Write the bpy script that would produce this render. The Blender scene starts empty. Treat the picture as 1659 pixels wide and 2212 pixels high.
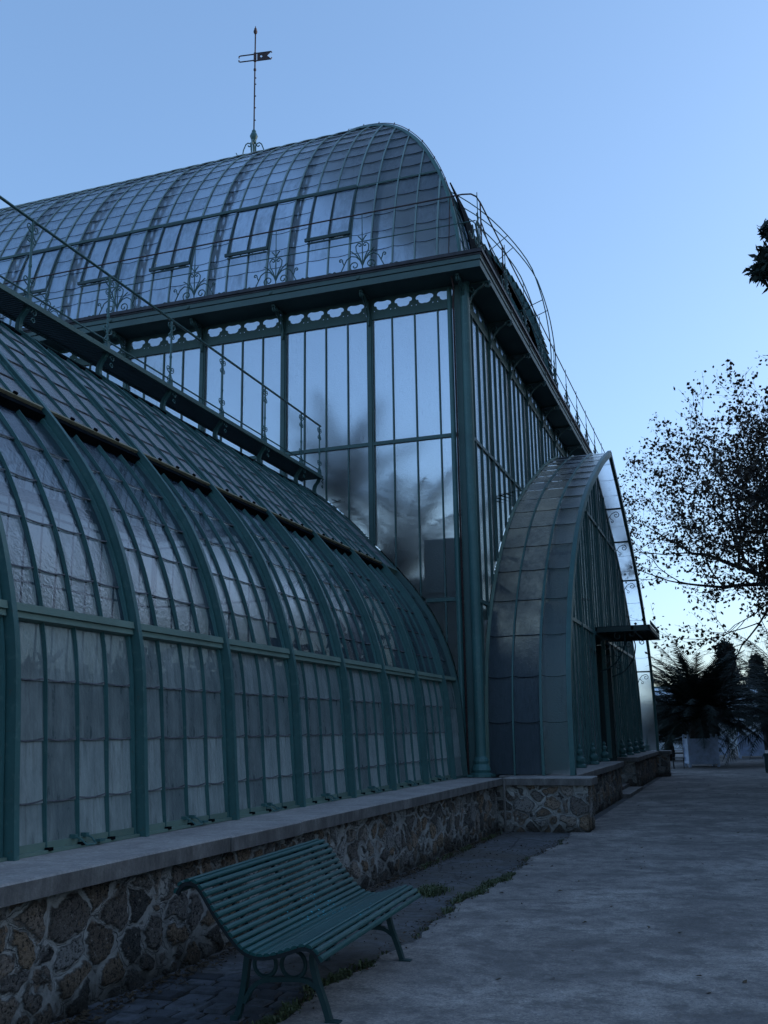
import bpy, math, random
import numpy as np
from mathutils import Vector, Matrix, noise as mnoise
random.seed(7); rng = np.random.default_rng(11)
R = math.radians
sc = bpy.context.scene
C = sc.collection

# ------------------------------------------------------------------ camera
cam = bpy.data.cameras.new('camera'); co = bpy.data.objects.new('camera', cam); C.objects.link(co)
yaw, pitch, roll = R(-19.2277), R(12.5556), R(-0.8672)
fw = Vector((math.sin(yaw)*math.cos(pitch), math.cos(yaw)*math.cos(pitch), math.sin(pitch)))
rt = Vector((math.cos(yaw), -math.sin(yaw), 0)); up = rt.cross(fw)
r2 = rt*math.cos(roll)+up*math.sin(roll); u2 = -rt*math.sin(roll)+up*math.cos(roll)
co.matrix_world = Matrix(((r2.x, u2.x, -fw.x, 0), (r2.y, u2.y, -fw.y, 0), (r2.z, u2.z, -fw.z, 1.7), (0, 0, 0, 1)))
cam.sensor_fit = 'VERTICAL'; cam.sensor_height = 24; cam.sensor_width = 18
cam.lens = 2133.9/2212*24; cam.clip_end = 2000; cam.clip_start = .05
sc.camera = co

# ------------------------------------------------------------------ light
SUN_EL, SUN_AZ = 11.5, 52.0            # azimuth measured from +Y towards +X
w = bpy.data.worlds.new('World'); sc.world = w; w.use_nodes = True
nt = w.node_tree; nt.nodes.clear()
out = nt.nodes.new('ShaderNodeOutputWorld'); bg = nt.nodes.new('ShaderNodeBackground')
sky = nt.nodes.new('ShaderNodeTexSky'); sky.sky_type = 'NISHITA'; sky.sun_disc = False
sky.sun_elevation = R(SUN_EL); sky.sun_rotation = R(SUN_AZ); sky.air_density = 1.0; sky.dust_density = 1.8; sky.ozone_density = 2.2
tint = nt.nodes.new('ShaderNodeMix'); tint.data_type = 'RGBA'; tint.blend_type = 'MULTIPLY'; tint.inputs[0].default_value = 1
tint.inputs[7].default_value = (.88, 1.12, 1.44, 1)
gm_ = nt.nodes.new('ShaderNodeGamma'); gm_.inputs[1].default_value = .66; nt.links.new(sky.outputs[0], gm_.inputs[0])
nt.links.new(gm_.outputs[0], tint.inputs[6]); nt.links.new(tint.outputs[2], bg.inputs[0]); nt.links.new(bg.outputs[0], out.inputs[0])
bg.inputs[1].default_value = .12
sl = bpy.data.lights.new('sun', 'SUN'); so = bpy.data.objects.new('sun', sl); C.objects.link(so)
sl.energy = 2.0; sl.angle = R(.5); sl.color = (1, .86, .7)
sd = Vector((math.sin(R(SUN_AZ))*math.cos(R(SUN_EL)), math.cos(R(SUN_AZ))*math.cos(R(SUN_EL)), math.sin(R(SUN_EL))))
so.rotation_euler = sd.to_track_quat('Z', 'Y').to_euler(); so.location = sd*200
sc.view_settings.view_transform = 'Standard'; sc.view_settings.look = 'None'
sc.view_settings.exposure = 1.6; sc.view_settings.gamma = 1
sc.cycles.use_denoising = True; sc.cycles.max_bounces = 10; sc.cycles.transmission_bounces = 8
sc.cycles.transparent_max_bounces = 24; sc.cycles.glossy_bounces = 4; sc.cycles.diffuse_bounces = 3

# ------------------------------------------------------------------ helpers
def tag(o, label=None, cat=None, group=None, kind=None):
    if label: o['label'] = label
    if cat: o['category'] = cat
    if group: o['group'] = group
    if kind: o['kind'] = kind
    return o
def thing(name, loc, label, cat, group=None):
    o = bpy.data.objects.new(name, None); o.empty_display_size = .2; C.objects.link(o); o.location = loc
    return tag(o, label, cat, group)
def world_loc(o):
    l = Vector(o.location)
    while o.parent: o = o.parent; l += Vector(o.location)
    return l
class MB:
    def __init__(s): s.v = []; s.f = []
    def add(s, vs, fs):
        n = len(s.v); s.v.extend([tuple(v) for v in vs]); s.f.extend([tuple(i+n for i in f) for f in fs])
    def box(s, lo, hi):
        x0, y0, z0 = lo; x1, y1, z1 = hi
        s.add([(x0,y0,z0),(x1,y0,z0),(x1,y1,z0),(x0,y1,z0),(x0,y0,z1),(x1,y0,z1),(x1,y1,z1),(x0,y1,z1)],
              [(0,3,2,1),(4,5,6,7),(0,1,5,4),(1,2,6,5),(2,3,7,6),(3,0,4,7)])
    def strip(s, pts, wdir, w, ndirs, d0, d1, caps=True):
        """rectangular section swept along pts: half width w along wdir, from offset d0 to d1 along ndirs[i]"""
        wdir = Vector(wdir); vs = []; fs = []; n = len(pts)
        for p, nd in zip(pts, ndirs):
            p = Vector(p); nd = Vector(nd)
            vs += [p-wdir*w+nd*d0, p+wdir*w+nd*d0, p+wdir*w+nd*d1, p-wdir*w+nd*d1]
        for i in range(n-1):
            for j in range(4):
                a = i*4+j; b = i*4+(j+1) % 4; fs.append((a, b, b+4, a+4))
        if caps: fs += [(0,3,2,1), (4*n-4, 4*n-3, 4*n-2, 4*n-1)]
        s.add(vs, fs)
    def bar(s, a, b, w, h, upv=(0,0,1)):
        a = Vector(a); b = Vector(b); d = (b-a).normalized(); u = Vector(upv)
        if abs(d.dot(u)) > .98: u = Vector((0,1,0))
        x = d.cross(u).normalized(); y = x.cross(d).normalized()
        s.strip([a, b], x, w/2, [y, y], -h/2, h/2)
    def tube(s, pts, r, n=6, closed=False):
        pts = [Vector(p) for p in pts]; m = len(pts); rr = r if hasattr(r, '__len__') else [r]*m
        vs = []; fs = []; ref = None
        for i, p in enumerate(pts):
            if closed: t = (pts[(i+1) % m]-pts[i-1])
            else: t = pts[min(i+1, m-1)]-pts[max(i-1, 0)]
            if t.length < 1e-9: t = Vector((0,0,1))
            t.normalize()
            if ref is None:
                ref = t.orthogonal().normalized()
            ref = (ref - t*ref.dot(t))
            if ref.length < 1e-6: ref = t.orthogonal()
            ref.normalize(); q = t.cross(ref)
            for k in range(n):
                a = 2*math.pi*k/n; vs.append(p+(ref*math.cos(a)+q*math.sin(a))*rr[i])
        for i in range(m-1 if not closed else m):
            for k in range(n):
                a = i*n+k; b = i*n+(k+1) % n; c = ((i+1) % m)*n+(k+1) % n; d = ((i+1) % m)*n+k; fs.append((a,b,c,d))
        if not closed: fs += [tuple(range(n-1,-1,-1)), tuple((m-1)*n+k for k in range(n))]
        s.add(vs, fs)
    def lathe(s, c, prof, n=12):
        c = Vector(c); vs = []; fs = []
        for (r, z) in prof:
            for k in range(n):
                a = 2*math.pi*k/n; vs.append(c+Vector((r*math.cos(a), r*math.sin(a), z)))
        for i in range(len(prof)-1):
            for k in range(n):
                fs.append((i*n+k, i*n+(k+1) % n, (i+1)*n+(k+1) % n, (i+1)*n+k))
        fs += [tuple(range(n-1,-1,-1)), tuple((len(prof)-1)*n+k for k in range(n))]
        s.add(vs, fs)
    def quad(s, a, b, c, d): s.add([a,b,c,d], [(0,1,2,3)])
    def build(s, name, mat, parent=None, smooth=False, loc=None):
        """verts are in world space; the origin goes to the parent's place (or loc)"""
        me = bpy.data.meshes.new(name)
        base = world_loc(parent) if parent else Vector((0,0,0))
        off = base + (Vector(loc) if loc is not None else Vector((0,0,0)))
        v = np.array(s.v, dtype=np.float64).reshape(-1,3) - np.array(off)
        me.from_pydata(v.tolist(), [], s.f); me.update()
        me.materials.append(mat)
        if smooth: me.polygons.foreach_set('use_smooth', [True]*len(me.polygons))
        o = bpy.data.objects.new(name, me); C.objects.link(o)
        if parent: o.parent = parent
        if loc is not None: o.location = loc
        return o
def copy_at(o, delta, parent=None):
    c = o.copy(); C.objects.link(c); c.parent = parent if parent else o.parent
    c.location = Vector(o.location)+Vector(delta)
    for ch in o.children:
        d = ch.copy(); C.objects.link(d); d.parent = c; d.location = ch.location
        for g in ch.children:
            e = g.copy(); C.objects.link(e); e.parent = d
    return c
def spiral(turns, r0, r1, a0, n=18, cw=1):
    """points of a flat spiral, starting on radius r0 at angle a0 and winding in to r1"""
    return [((r0+(r1-r0)*t)*math.cos(a0+cw*turns*2*math.pi*t), (r0+(r1-r0)*t)*math.sin(a0+cw*turns*2*math.pi*t)) for t in np.linspace(0,1,n)]
def catmull(P, k=6):
    P = [np.array(p, float) for p in P]; Q = [2*P[0]-P[1]]+P+[2*P[-1]-P[-2]]; o = []
    for i in range(1, len(Q)-2):
        for t in np.linspace(0, 1, k, endpoint=False):
            a, b, c, d = Q[i-1:i+3]
            o.append(.5*(2*b+(c-a)*t+(2*a-5*b+4*c-d)*t*t+(3*b-a-3*c+d)*t**3))
    o.append(P[-1]); return np.array(o)
class Profile:
    """a planar curve (h, z) with arc length and outward normal"""
    def __init__(s, P, k=6):
        s.p = catmull(P, k); d = np.diff(s.p, axis=0); s.s = np.concatenate([[0], np.cumsum(np.hypot(d[:,0], d[:,1]))]); s.L = s.s[-1]
    def at(s, t): return np.array([np.interp(t, s.s, s.p[:,0]), np.interp(t, s.s, s.p[:,1])])
    def tan(s, t):
        a = s.at(max(t-.04, 0)); b = s.at(min(t+.04, s.L)); v = b-a; return v/np.linalg.norm(v)
    def s_of_z(s, z): return float(np.interp(z, s.p[:,1], s.s))

# ------------------------------------------------------------------ materials
class NT:
    def __init__(s, name):
        s.m = bpy.data.materials.new(name); s.m.use_nodes = True; s.t = s.m.node_tree; s.t.nodes.clear()
        s.o = s.n('ShaderNodeOutputMaterial')
    def n(s, ty, **kw):
        nd = s.t.nodes.new(ty)
        for k, v in kw.items():
            if k.startswith('_'): nd.inputs[k[1:].replace('_', ' ')].default_value = v
            else: setattr(nd, k, v)
        return nd
    def l(s, a, b): s.t.links.new(a, b)
    def coord(s, kind='Object', scale=(1,1,1), rot=(0,0,0)):
        tc = s.n('ShaderNodeTexCoord'); mp = s.n('ShaderNodeMapping'); mp.inputs['Scale'].default_value = scale; mp.inputs['Rotation'].default_value = rot
        s.l(tc.outputs[kind], mp.inputs[0]); return mp.outputs[0]
    def noise(s, vec, scale=5, detail=4, rough=.55, dist=0):
        nd = s.n('ShaderNodeTexNoise'); nd.inputs['Scale'].default_value = scale; nd.inputs['Detail'].default_value = detail
        nd.inputs['Roughness'].default_value = rough; nd.inputs['Distortion'].default_value = dist
        if vec is not None: s.l(vec, nd.inputs['Vector'])
        return nd.outputs[0]
    def ramp(s, fac, stops):
        r = s.n('ShaderNodeValToRGB'); e = r.color_ramp.elements
        while len(e) < len(stops): e.new(.5)
        for i, (p, c) in enumerate(stops):
            e[i].position = p; e[i].color = c if len(c) == 4 else (*c, 1)
        s.l(fac, r.inputs[0]); return r.outputs[0]
    def mix(s, f, a, b, blend='MIX'):
        m = s.n('ShaderNodeMix', data_type='RGBA', blend_type=blend)
        for sock, v in ((m.inputs[0], f), (m.inputs[6], a), (m.inputs[7], b)):
            if isinstance(v, (int, float)): sock.default_value = v
            elif isinstance(v, tuple): sock.default_value = v if len(v) == 4 else (*v, 1)
            else: s.l(v, sock)
        return m.outputs[2]
    def math(s, op, a, b=0, c=0):
        m = s.n('ShaderNodeMath', operation=op)
        for sock, v in ((m.inputs[0], a), (m.inputs[1], b), (m.inputs[2], c)):
            if isinstance(v, (int, float)): sock.default_value = v
            else: s.l(v, sock)
        return m.outputs[0]
    def bump(s, h, strength=.3, dist=.01, normal=None):
        b = s.n('ShaderNodeBump'); b.inputs['Strength'].default_value = strength; b.inputs['Distance'].default_value = dist
        s.l(h, b.inputs['Height'])
        if normal is not None: s.l(normal, b.inputs['Normal'])
        return b.outputs[0]
    def pbr(s, col, rough=.5, normal=None, spec=.5, metallic=0):
        p = s.n('ShaderNodeBsdfPrincipled')
        for k, v in (('Base Color', col), ('Roughness', rough), ('Specular IOR Level', spec), ('Metallic', metallic)):
            if isinstance(v, (int, float)): p.inputs[k].default_value = v
            elif isinstance(v, tuple): p.inputs[k].default_value = (*v, 1) if len(v) == 3 else v
            else: s.l(v, p.inputs[k])
        if normal is not None: s.l(normal, p.inputs['Normal'])
        return p.outputs[0]
    def done(s, sh): s.l(sh, s.o.inputs[0]); return s.m

def paint(name, col, worn=(.12,.2,.17), rust=.25, rough=.42):
    t = NT(name); v = t.coord('Object'); a = t.noise(v, 1.7, 5, .6); b = t.noise(v, 14, 6, .65); c = t.noise(v, 60, 3, .5)
    k = t.mix(t.ramp(a, [(.35, (0,0,0)), (.7, (1,1,1))]), col, tuple(x*.72 for x in col))
    k = t.mix(t.ramp(b, [(.56, (0,0,0)), (.72, (.55,)*3)]), k, worn)
    k = t.mix(t.math('MULTIPLY', t.ramp(t.noise(v, 9, 8, .7), [(.63, (0,0,0)), (.7, (1,1,1))]), rust), k, (.11,.055,.03))
    return t.done(t.pbr(k, t.math('ADD', t.math('MULTIPLY', b, .3), rough-.12), t.bump(t.math('ADD', c, b), .25, .004), .45))
def simple(name, col, rough=.6, scale=8, var=.35, bump=.2, spec=.4, metallic=0):
    t = NT(name); v = t.coord('Object'); a = t.noise(v, scale, 5, .6)
    k = t.mix(t.ramp(a, [(.3, (0,0,0)), (.7, (1,1,1))]), tuple(x*(1-var) for x in col), tuple(min(1, x*(1+var)) for x in col))
    return t.done(t.pbr(k, rough, t.bump(t.noise(v, scale*6, 4), bump, .006), spec, metallic))

def glass(name, clear, see=.5, see_rough=None, see_col=(.75,.82,.85), body=(.05,.065,.08), grime=(.13,.15,.165), grime_lo=.5, grime_hi=.75,
          gloss_rough=.08, ripple=.35, ior=1.55, rscale=26):
    """clear: share of the pane that light passes; the rest is frosted body; grime in vertical streaks lies over both"""
    t = NT(name); v = t.coord('Object')
    geo = t.n('ShaderNodeNewGeometry'); rnd = geo.outputs['Random Per Island']
    # pebbled / hammered cast glass, each pane a little different
    off = t.n('ShaderNodeVectorMath', operation='ADD'); t.l(v, off.inputs[0]); sc_ = t.n('ShaderNodeVectorMath', operation='SCALE'); sc_.inputs[0].default_value = (7.3, 3.1, 5.7)
    t.l(rnd, sc_.inputs['Scale']); t.l(sc_.outputs[0], off.inputs[1]); vv = off.outputs[0]
    big = t.noise(vv, 1.3, 3, .5); rip = t.noise(vv, rscale, 3, .6, .8); fine = t.noise(vv, 90, 2, .5)
    h = t.math('ADD', t.math('MULTIPLY', big, .35), t.math('ADD', t.math('MULTIPLY', rip, t.math('ADD', t.math('MULTIPLY', rnd, 1.0), .45)), t.math('MULTIPLY', fine, .12)))
    nrm = t.bump(h, ripple, .03)
    # grime
    vs = t.coord('Object', (5.5, 5.5, .9)); st = t.noise(vs, 1.6, 6, .65, .4); bl = t.noise(v, 1.1, 5, .65)
    g = t.math('ADD', t.math('MULTIPLY', st, .55), t.math('ADD', t.math('MULTIPLY', bl, .45), t.math('MULTIPLY', t.math('SUBTRACT', rnd, .5), .22)))
    gm = t.ramp(g, [(grime_lo-.12, (0,0,0)), (grime_hi, (1,1,1))])
    gcol = t.mix(t.noise(v, 4, 6, .7), tuple(x*.55 for x in grime), tuple(x*1.25 for x in grime))
    drip = t.ramp(t.noise(t.coord('Object', (16,16,1.3)), 1.5, 6, .7), [(.50, (0,0,0)), (.66, (.6,)*3)]); gcol = t.mix(drip, gcol, tuple(x*.28 for x in grime))
    bcol = t.mix(rnd, tuple(x*.7 for x in body), tuple(x*1.25 for x in body))
    df = t.n('ShaderNodeBsdfDiffuse'); t.l(t.mix(gm, bcol, gcol), df.inputs[0])
    if see_rough is None:
        tr = t.n('ShaderNodeBsdfTransparent'); tr.inputs[0].default_value = (*see_col, 1)
    else:
        tr = t.n('ShaderNodeBsdfRefraction'); tr.inputs['Color'].default_value = (*see_col, 1); tr.inputs['Roughness'].default_value = see_rough
        tr.inputs['IOR'].default_value = 1.12; t.l(nrm, tr.inputs['Normal'])
    m1 = t.n('ShaderNodeMixShader')
    t.l(t.math('MULTIPLY', t.math('SUBTRACT', 1, gm), see), m1.inputs[0]); t.l(df.outputs[0], m1.inputs[1]); t.l(tr.outputs[0], m1.inputs[2])
    gl = t.n('ShaderNodeBsdfGlossy'); gl.inputs['Color'].default_value = (1,1,1,1); t.l(nrm, gl.inputs['Normal'])
    t.l(t.math('ADD', t.math('MULTIPLY', gm, .35), gloss_rough), gl.inputs['Roughness'])
    fr = t.n('ShaderNodeFresnel'); fr.inputs[0].default_value = ior; t.l(nrm, fr.inputs['Normal'])
    m2 = t.n('ShaderNodeMixShader'); t.l(t.math('MULTIPLY', fr.outputs[0], t.math('SUBTRACT', 1, t.math('MULTIPLY', gm, .45))), m2.inputs[0])
    t.l(m1.outputs[0], m2.inputs[1]); t.l(gl.outputs[0], m2.inputs[2])
    return t.done(m2.outputs[0])

M = {}
M['paint'] = paint('teal_paint', (.05,.135,.13), (.12,.2,.18), .5)
M['paint_old'] = paint('old_green_paint', (.045,.10,.095), (.09,.14,.12), .45, .5)
M['paint_dark'] = paint('dark_green_paint', (.014,.045,.045), (.03,.07,.065), .2)
M['ledge'] = paint('weathered_ledge', (.14,.21,.17), (.20,.21,.16), .8, .6)
M['ochre'] = paint('ochre_edge', (.30,.25,.15), (.22,.18,.12), .9, .7)
M['catwalk'] = paint('worn_catwalk_paint', (.10,.17,.15), (.17,.22,.18), .5, .55)
M['gutter'] = simple('gutter_lip', (.035,.032,.04), .6, 5, .5)
M['fascia'] = paint('grey_green_fascia', (.065,.115,.11), (.1,.14,.12), .5, .55)
M['rust'] = simple('rusty_iron', (.06,.035,.035), .7, 20, .5)
M['lap'] = simple('lap_putty', (.12,.12,.13), .95, 12, .5, .2, .05)
M['dark'] = simple('black_iron', (.008,.012,.014), .5, 10, .4)
M['dark_void'] = simple('matte_black_and_gap_shade', (.006,.008,.010), 1.0, 10, .4, .2, .03)  # plain black for stops and laps; also the painted shade in vent gaps
M['glass_low'] = glass('grimy_lower_glass', 0, see=.10, body=(.10,.135,.14), grime=(.36,.40,.38), grime_lo=.42, grime_hi=.68, gloss_rough=.22, ripple=.3, ior=1.45)
M['glass_wing'] = glass('rippled_wing_glass', 0, see=.10, body=(.018,.03,.045), grime=(.13,.145,.15), grime_lo=.68, grime_hi=.95, gloss_rough=.12, ripple=.15, ior=2.2)
M['glass_top'] = glass('lichen_roof_glass', 0, see=.1, body=(.03,.04,.05), grime=(.13,.125,.13), grime_lo=.36, grime_hi=.62, gloss_rough=.2, ripple=.4, ior=1.6)
M['glass_hall'] = glass('hammered_hall_glass', 1, see=.98, see_rough=.55, see_col=(.97,.99,1.0), body=(.05,.07,.09), grime=(.1,.12,.14), grime_lo=.74, grime_hi=1.0, gloss_rough=.06, ripple=.45, ior=1.6, rscale=34)
M['glass_roof'] = glass('hall_roof_glass', 1, see=.85, see_rough=.3, see_col=(.78,.86,.95), body=(.05,.07,.10), grime=(.12,.14,.17), grime_lo=.64, grime_hi=.95, gloss_rough=.07, ripple=.4, ior=1.75, rscale=30)
M['glass_porch'] = glass('dusty_porch_glass', 1, see=.28, see_rough=.4, see_col=(.7,.78,.85), body=(.05,.07,.085), grime=(.075,.09,.10), grime_lo=.46, grime_hi=.8, gloss_rough=.15, ripple=.35, ior=1.2)
M['lattice'] = paint('pale_truss_paint', (.19,.27,.27), (.25,.32,.30), .2)

M['glass_gable'] = glass('teal_gable_glass', 1, see=.1, see_rough=.4, see_col=(.6,.75,.78), body=(.09,.17,.17), grime=(.14,.19,.19), grime_lo=.5, grime_hi=.8, gloss_rough=.2, ripple=.35, ior=1.35)

# stone coping
t = NT('grey_coping_stone'); v = t.coord('Object'); a = t.noise(v, 2.2, 6, .65); b = t.noise(v, 40, 5, .7); c = t.noise(t.coord('Object', (3,3,.6)), 5, 5, .7)
k = t.mix(t.ramp(a, [(.3, (0,0,0)), (.7, (1,1,1))]), (.25,.225,.21), (.45,.405,.37))
k = t.mix(t.ramp(b, [(.35, (.5,.5,.5)), (.6, (0,0,0))]), k, (.13,.13,.14)); k = t.mix(t.ramp(c, [(.5, (0,0,0)), (.7, (.4,.4,.4))]), k, (.56,.51,.47))
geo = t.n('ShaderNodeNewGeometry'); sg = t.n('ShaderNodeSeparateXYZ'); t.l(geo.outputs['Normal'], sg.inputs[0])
upright_tone = t.math('MULTIPLY', t.ramp(sg.outputs[2], [(.3, (1,1,1)), (.8, (0,0,0))]), t.ramp(t.noise(t.coord('Object', (2,2,.8)), 2.5, 6, .7), [(.28, (.45,)*3), (.6, (.95,)*3)]))
k = t.mix(upright_tone, k, (.085,.078,.072))      # darker and mottled on the upright faces
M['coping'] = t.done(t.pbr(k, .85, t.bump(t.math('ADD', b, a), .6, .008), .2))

# rubble masonry: dark pitted stones in pale mortar with tooled joints, real displacement
t = NT('rubble_masonry'); tc = t.n('ShaderNodeTexCoord'); sx = t.n('ShaderNodeSeparateXYZ'); t.l(tc.outputs['Object'], sx.inputs[0])
cb = t.n('ShaderNodeCombineXYZ'); t.l(t.math('MULTIPLY', sx.outputs[0], 3.9), cb.inputs[0]); t.l(t.math('MULTIPLY', sx.outputs[1], 3.9), cb.inputs[1]); t.l(t.math('MULTIPLY', sx.outputs[2], 4.9), cb.inputs[2])
wn = t.n('ShaderNodeTexNoise'); wn.inputs['Scale'].default_value = 4; wn.inputs['Detail'].default_value = 3; t.l(tc.outputs['Object'], wn.inputs['Vector'])
wv = t.n('ShaderNodeVectorMath', operation='MULTIPLY_ADD'); t.l(wn.outputs[1], wv.inputs[0]); wv.inputs[1].default_value = (.85,.85,.85); t.l(cb.outputs[0], wv.inputs[2])
vo = t.n('ShaderNodeTexVoronoi', feature='DISTANCE_TO_EDGE'); vo.inputs['Scale'].default_value = 1; vo.inputs['Randomness'].default_value = .95; t.l(wv.outputs[0], vo.inputs['Vector'])
vc = t.n('ShaderNodeTexVoronoi', feature='F1'); vc.inputs['Scale'].default_value = 1; vc.inputs['Randomness'].default_value = .95; t.l(wv.outputs[0], vc.inputs['Vector'])
v = tc.outputs['Object']; nz = t.noise(v, 9, 6, .75); pit = t.noise(v, 42, 6, .75); fine = t.noise(v, 150, 3, .6)
de = t.math('ADD', vo.outputs['Distance'], t.math('ADD', t.math('MULTIPLY', t.math('SUBTRACT', nz, .5), .34), t.math('MULTIPLY', t.math('SUBTRACT', pit, .5), .10)))
de = t.math('ADD', de, t.math('MULTIPLY', t.math('SUBTRACT', t.noise(v, 2.1, 3), .45), .35))
stone = t.ramp(de, [(.10, (0,0,0)), (.15, (1,1,1))])
sxr = t.n('ShaderNodeSeparateColor'); t.l(vc.outputs['Color'], sxr.inputs[0])
scol = t.ramp(sxr.outputs[0], [(0, (.09,.085,.08)), (.25, (.22,.19,.17)), (.45, (.32,.22,.15)), (.65, (.40,.38,.36)), (.85, (.15,.12,.10)), (1, (.36,.26,.18))])
scol = t.mix(t.ramp(t.noise(v, 16, 5, .7), [(.58, (0,0,0)), (.70, (.75,)*3)]), scol, (.34,.21,.10))
scol = t.mix(t.ramp(pit, [(.40, (.9,)*3), (.50, (0,0,0))]), scol, (.02,.019,.018))
scol = t.mix(t.ramp(t.noise(v, 24, 5, .75), [(.60, (0,0,0)), (.68, (.7,)*3)]), scol, (.55,.52,.48))
mort = t.mix(t.ramp(t.noise(v, 5, 6, .7), [(.35, (0,0,0)), (.7, (1,1,1))]), (.23,.22,.205), (.44,.42,.39))
joint = t.math('MULTIPLY', t.ramp(vo.outputs['Distance'], [(.006, (1,1,1)), (.013, (0,0,0))]), t.ramp(t.noise(v, 3.1, 2), [(.42, (0,0,0)), (.52, (1,1,1))]))
mort = t.mix(joint, mort, (.10,.10,.10))
col = t.mix(stone, mort, scol)
low = t.math('ADD', sx.outputs[2], t.math('MULTIPLY', t.noise(v, 2.5, 5, .6), .5))
col = t.mix(t.ramp(low, [(.26, (.8,)*3), (.50, (0,0,0))]), col, (.035,.03,.024))     # soil and moss splashed up the foot
hgt = t.math('ADD', t.math('MULTIPLY', stone, t.math('ADD', t.math('MULTIPLY', pit, .9), t.math('MULTIPLY', nz, .4))), t.math('ADD', t.math('MULTIPLY', fine, .12), t.math('MULTIPLY', joint, -.3)))
t.l(t.pbr(col, .9, t.bump(hgt, .8, .02), .15), t.o.inputs[0])
dp = t.n('ShaderNodeDisplacement'); dp.inputs['Scale'].default_value = .04; dp.inputs['Midlevel'].default_value = .5; t.l(hgt, dp.inputs['Height']); t.l(dp.outputs[0], t.o.inputs['Displacement'])
t.m.displacement_method = 'BOTH'; M['stone'] = t.m

# ground materials
t = NT('worn_path'); v = t.coord('Object'); a = t.noise(v, .55, 6, .7, .5); b = t.noise(v, 3.5, 8, .8); c = t.noise(v, 60, 5, .75); vx = t.coord('Object', (1,1.25,1), (0,0,.5)); d = t.noise(vx, 21, 8, .84)
k = t.mix(t.ramp(a, [(.35, (0,0,0)), (.65, (1,1,1))]), (.25,.215,.19), (.47,.41,.36))
k = t.mix(t.ramp(d, [(.47, (0,0,0)), (.62, (.45,)*3)]), k, (.56,.50,.45))
k = t.mix(t.ramp(b, [(.40, (.8,)*3), (.52, (0,0,0))]), k, (.15,.13,.115)); k = t.mix(t.ramp(t.noise(v, .9, 7, .72, .8), [(.40, (.7,)*3), (.60, (0,0,0))]), k, (.12,.105,.095)); k = t.mix(t.ramp(t.noise(v, 26, 6, .8), [(.58, (0,0,0)), (.70, (.5,)*3)]), k, (.66,.6,.54))
k = t.mix(t.ramp(c, [(.38, (.7,)*3), (.55, (0,0,0))]), k, (.10,.10,.11))
M['path'] = t.done(t.pbr(k, .9, t.bump(t.math('ADD', c, d), .3, .006), .2))
t = NT('cracked_concrete'); v = t.coord('Object'); a = t.noise(v, 1.2, 6, .7, .4); b = t.noise(v, 9, 7, .75); c = t.noise(v, 70, 4, .7)
vr = t.n('ShaderNodeTexVoronoi', feature='DISTANCE_TO_EDGE'); vr.inputs['Scale'].default_value = .7; t.l(t.coord('Object', (1.6,1,1)), vr.inputs['Vector'])
k = t.mix(t.ramp(a, [(.3, (0,0,0)), (.7, (1,1,1))]), (.085,.085,.09), (.19,.19,.20)); k = t.mix(t.ramp(b, [(.4, (.7,)*3), (.56, (0,0,0))]), k, (.06,.055,.05))
cr = t.ramp(t.math('ADD', vr.outputs['Distance'], t.math('MULTIPLY', t.math('SUBTRACT', b, .5), .06)), [(.006, (1,1,1)), (.02, (0,0,0))])
k = t.mix(t.math('MULTIPLY', cr, .55), k, (.03,.028,.024)); k = t.mix(t.ramp(t.noise(v, .8, 6, .7), [(.42, (0,0,0)), (.62, (.8,)*3)]), k, (.10,.085,.07)); M['concrete'] = t.done(t.pbr(k, .9, t.bump(t.math('SUBTRACT', t.math('ADD', a, c), t.math('MULTIPLY', cr, 1.5)), .5, .015), .2))
t = NT('setts'); v = t.coord('Object'); a = t.noise(v, 6, 6, .7); c = t.noise(v, 60, 4, .7)
geo = t.n('ShaderNodeNewGeometry'); k = t.mix(geo.outputs['Random Per Island'], (.05,.052,.06), (.13,.135,.15)); k = t.mix(t.ramp(a, [(.45, (0,0,0)), (.65, (.8,)*3)]), k, (.035,.033,.03))
M['setts'] = t.done(t.pbr(k, .8, t.bump(t.math('ADD', a, c), .5, .012), .3))
M['soil'] = simple('dark_soil', (.035,.03,.025), .95, 4, .5, .6, .1)
M['weed'] = simple('weed_green', (.06,.075,.03), .6, 9, .5)
M['litter'] = simple('dead_leaf', (.06,.04,.022), .8, 20, .5)
M['palm'] = simple('palm_green', (.010,.018,.012), .8, 3, .45)
M['palm_tan'] = simple('palm_trunk', (.022,.016,.012), .9, 14, .5, .8)
M['indoor'] = simple('indoor_leaf', (.008,.02,.014), .5, 2, .4)
M['bark'] = simple('bark', (.03,.024,.022), .9, 12, .5, .8)
M['dry_leaf'] = simple('autumn_leaf', (.05,.033,.017), .7, 3, .45)
M['needle'] = simple('needle', (.012,.022,.018), .7, 2, .5)
M['wood_mass'] = simple('wood_foliage', (.022,.028,.02), .8, 1, .5)
M['box_white'] = simple('tub_paint', (.52,.60,.76), .6, 6, .2)
M['bench'] = paint('bench_green_paint', (.007,.068,.064), (.014,.10,.10), .08, .42)
M['white'] = simple('white_cloth', (.5,.52,.54), .8, 5, .2)
M['bin'] = paint('bin_green_paint', (.008,.05,.055), (.02,.07,.07), .1)

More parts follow.
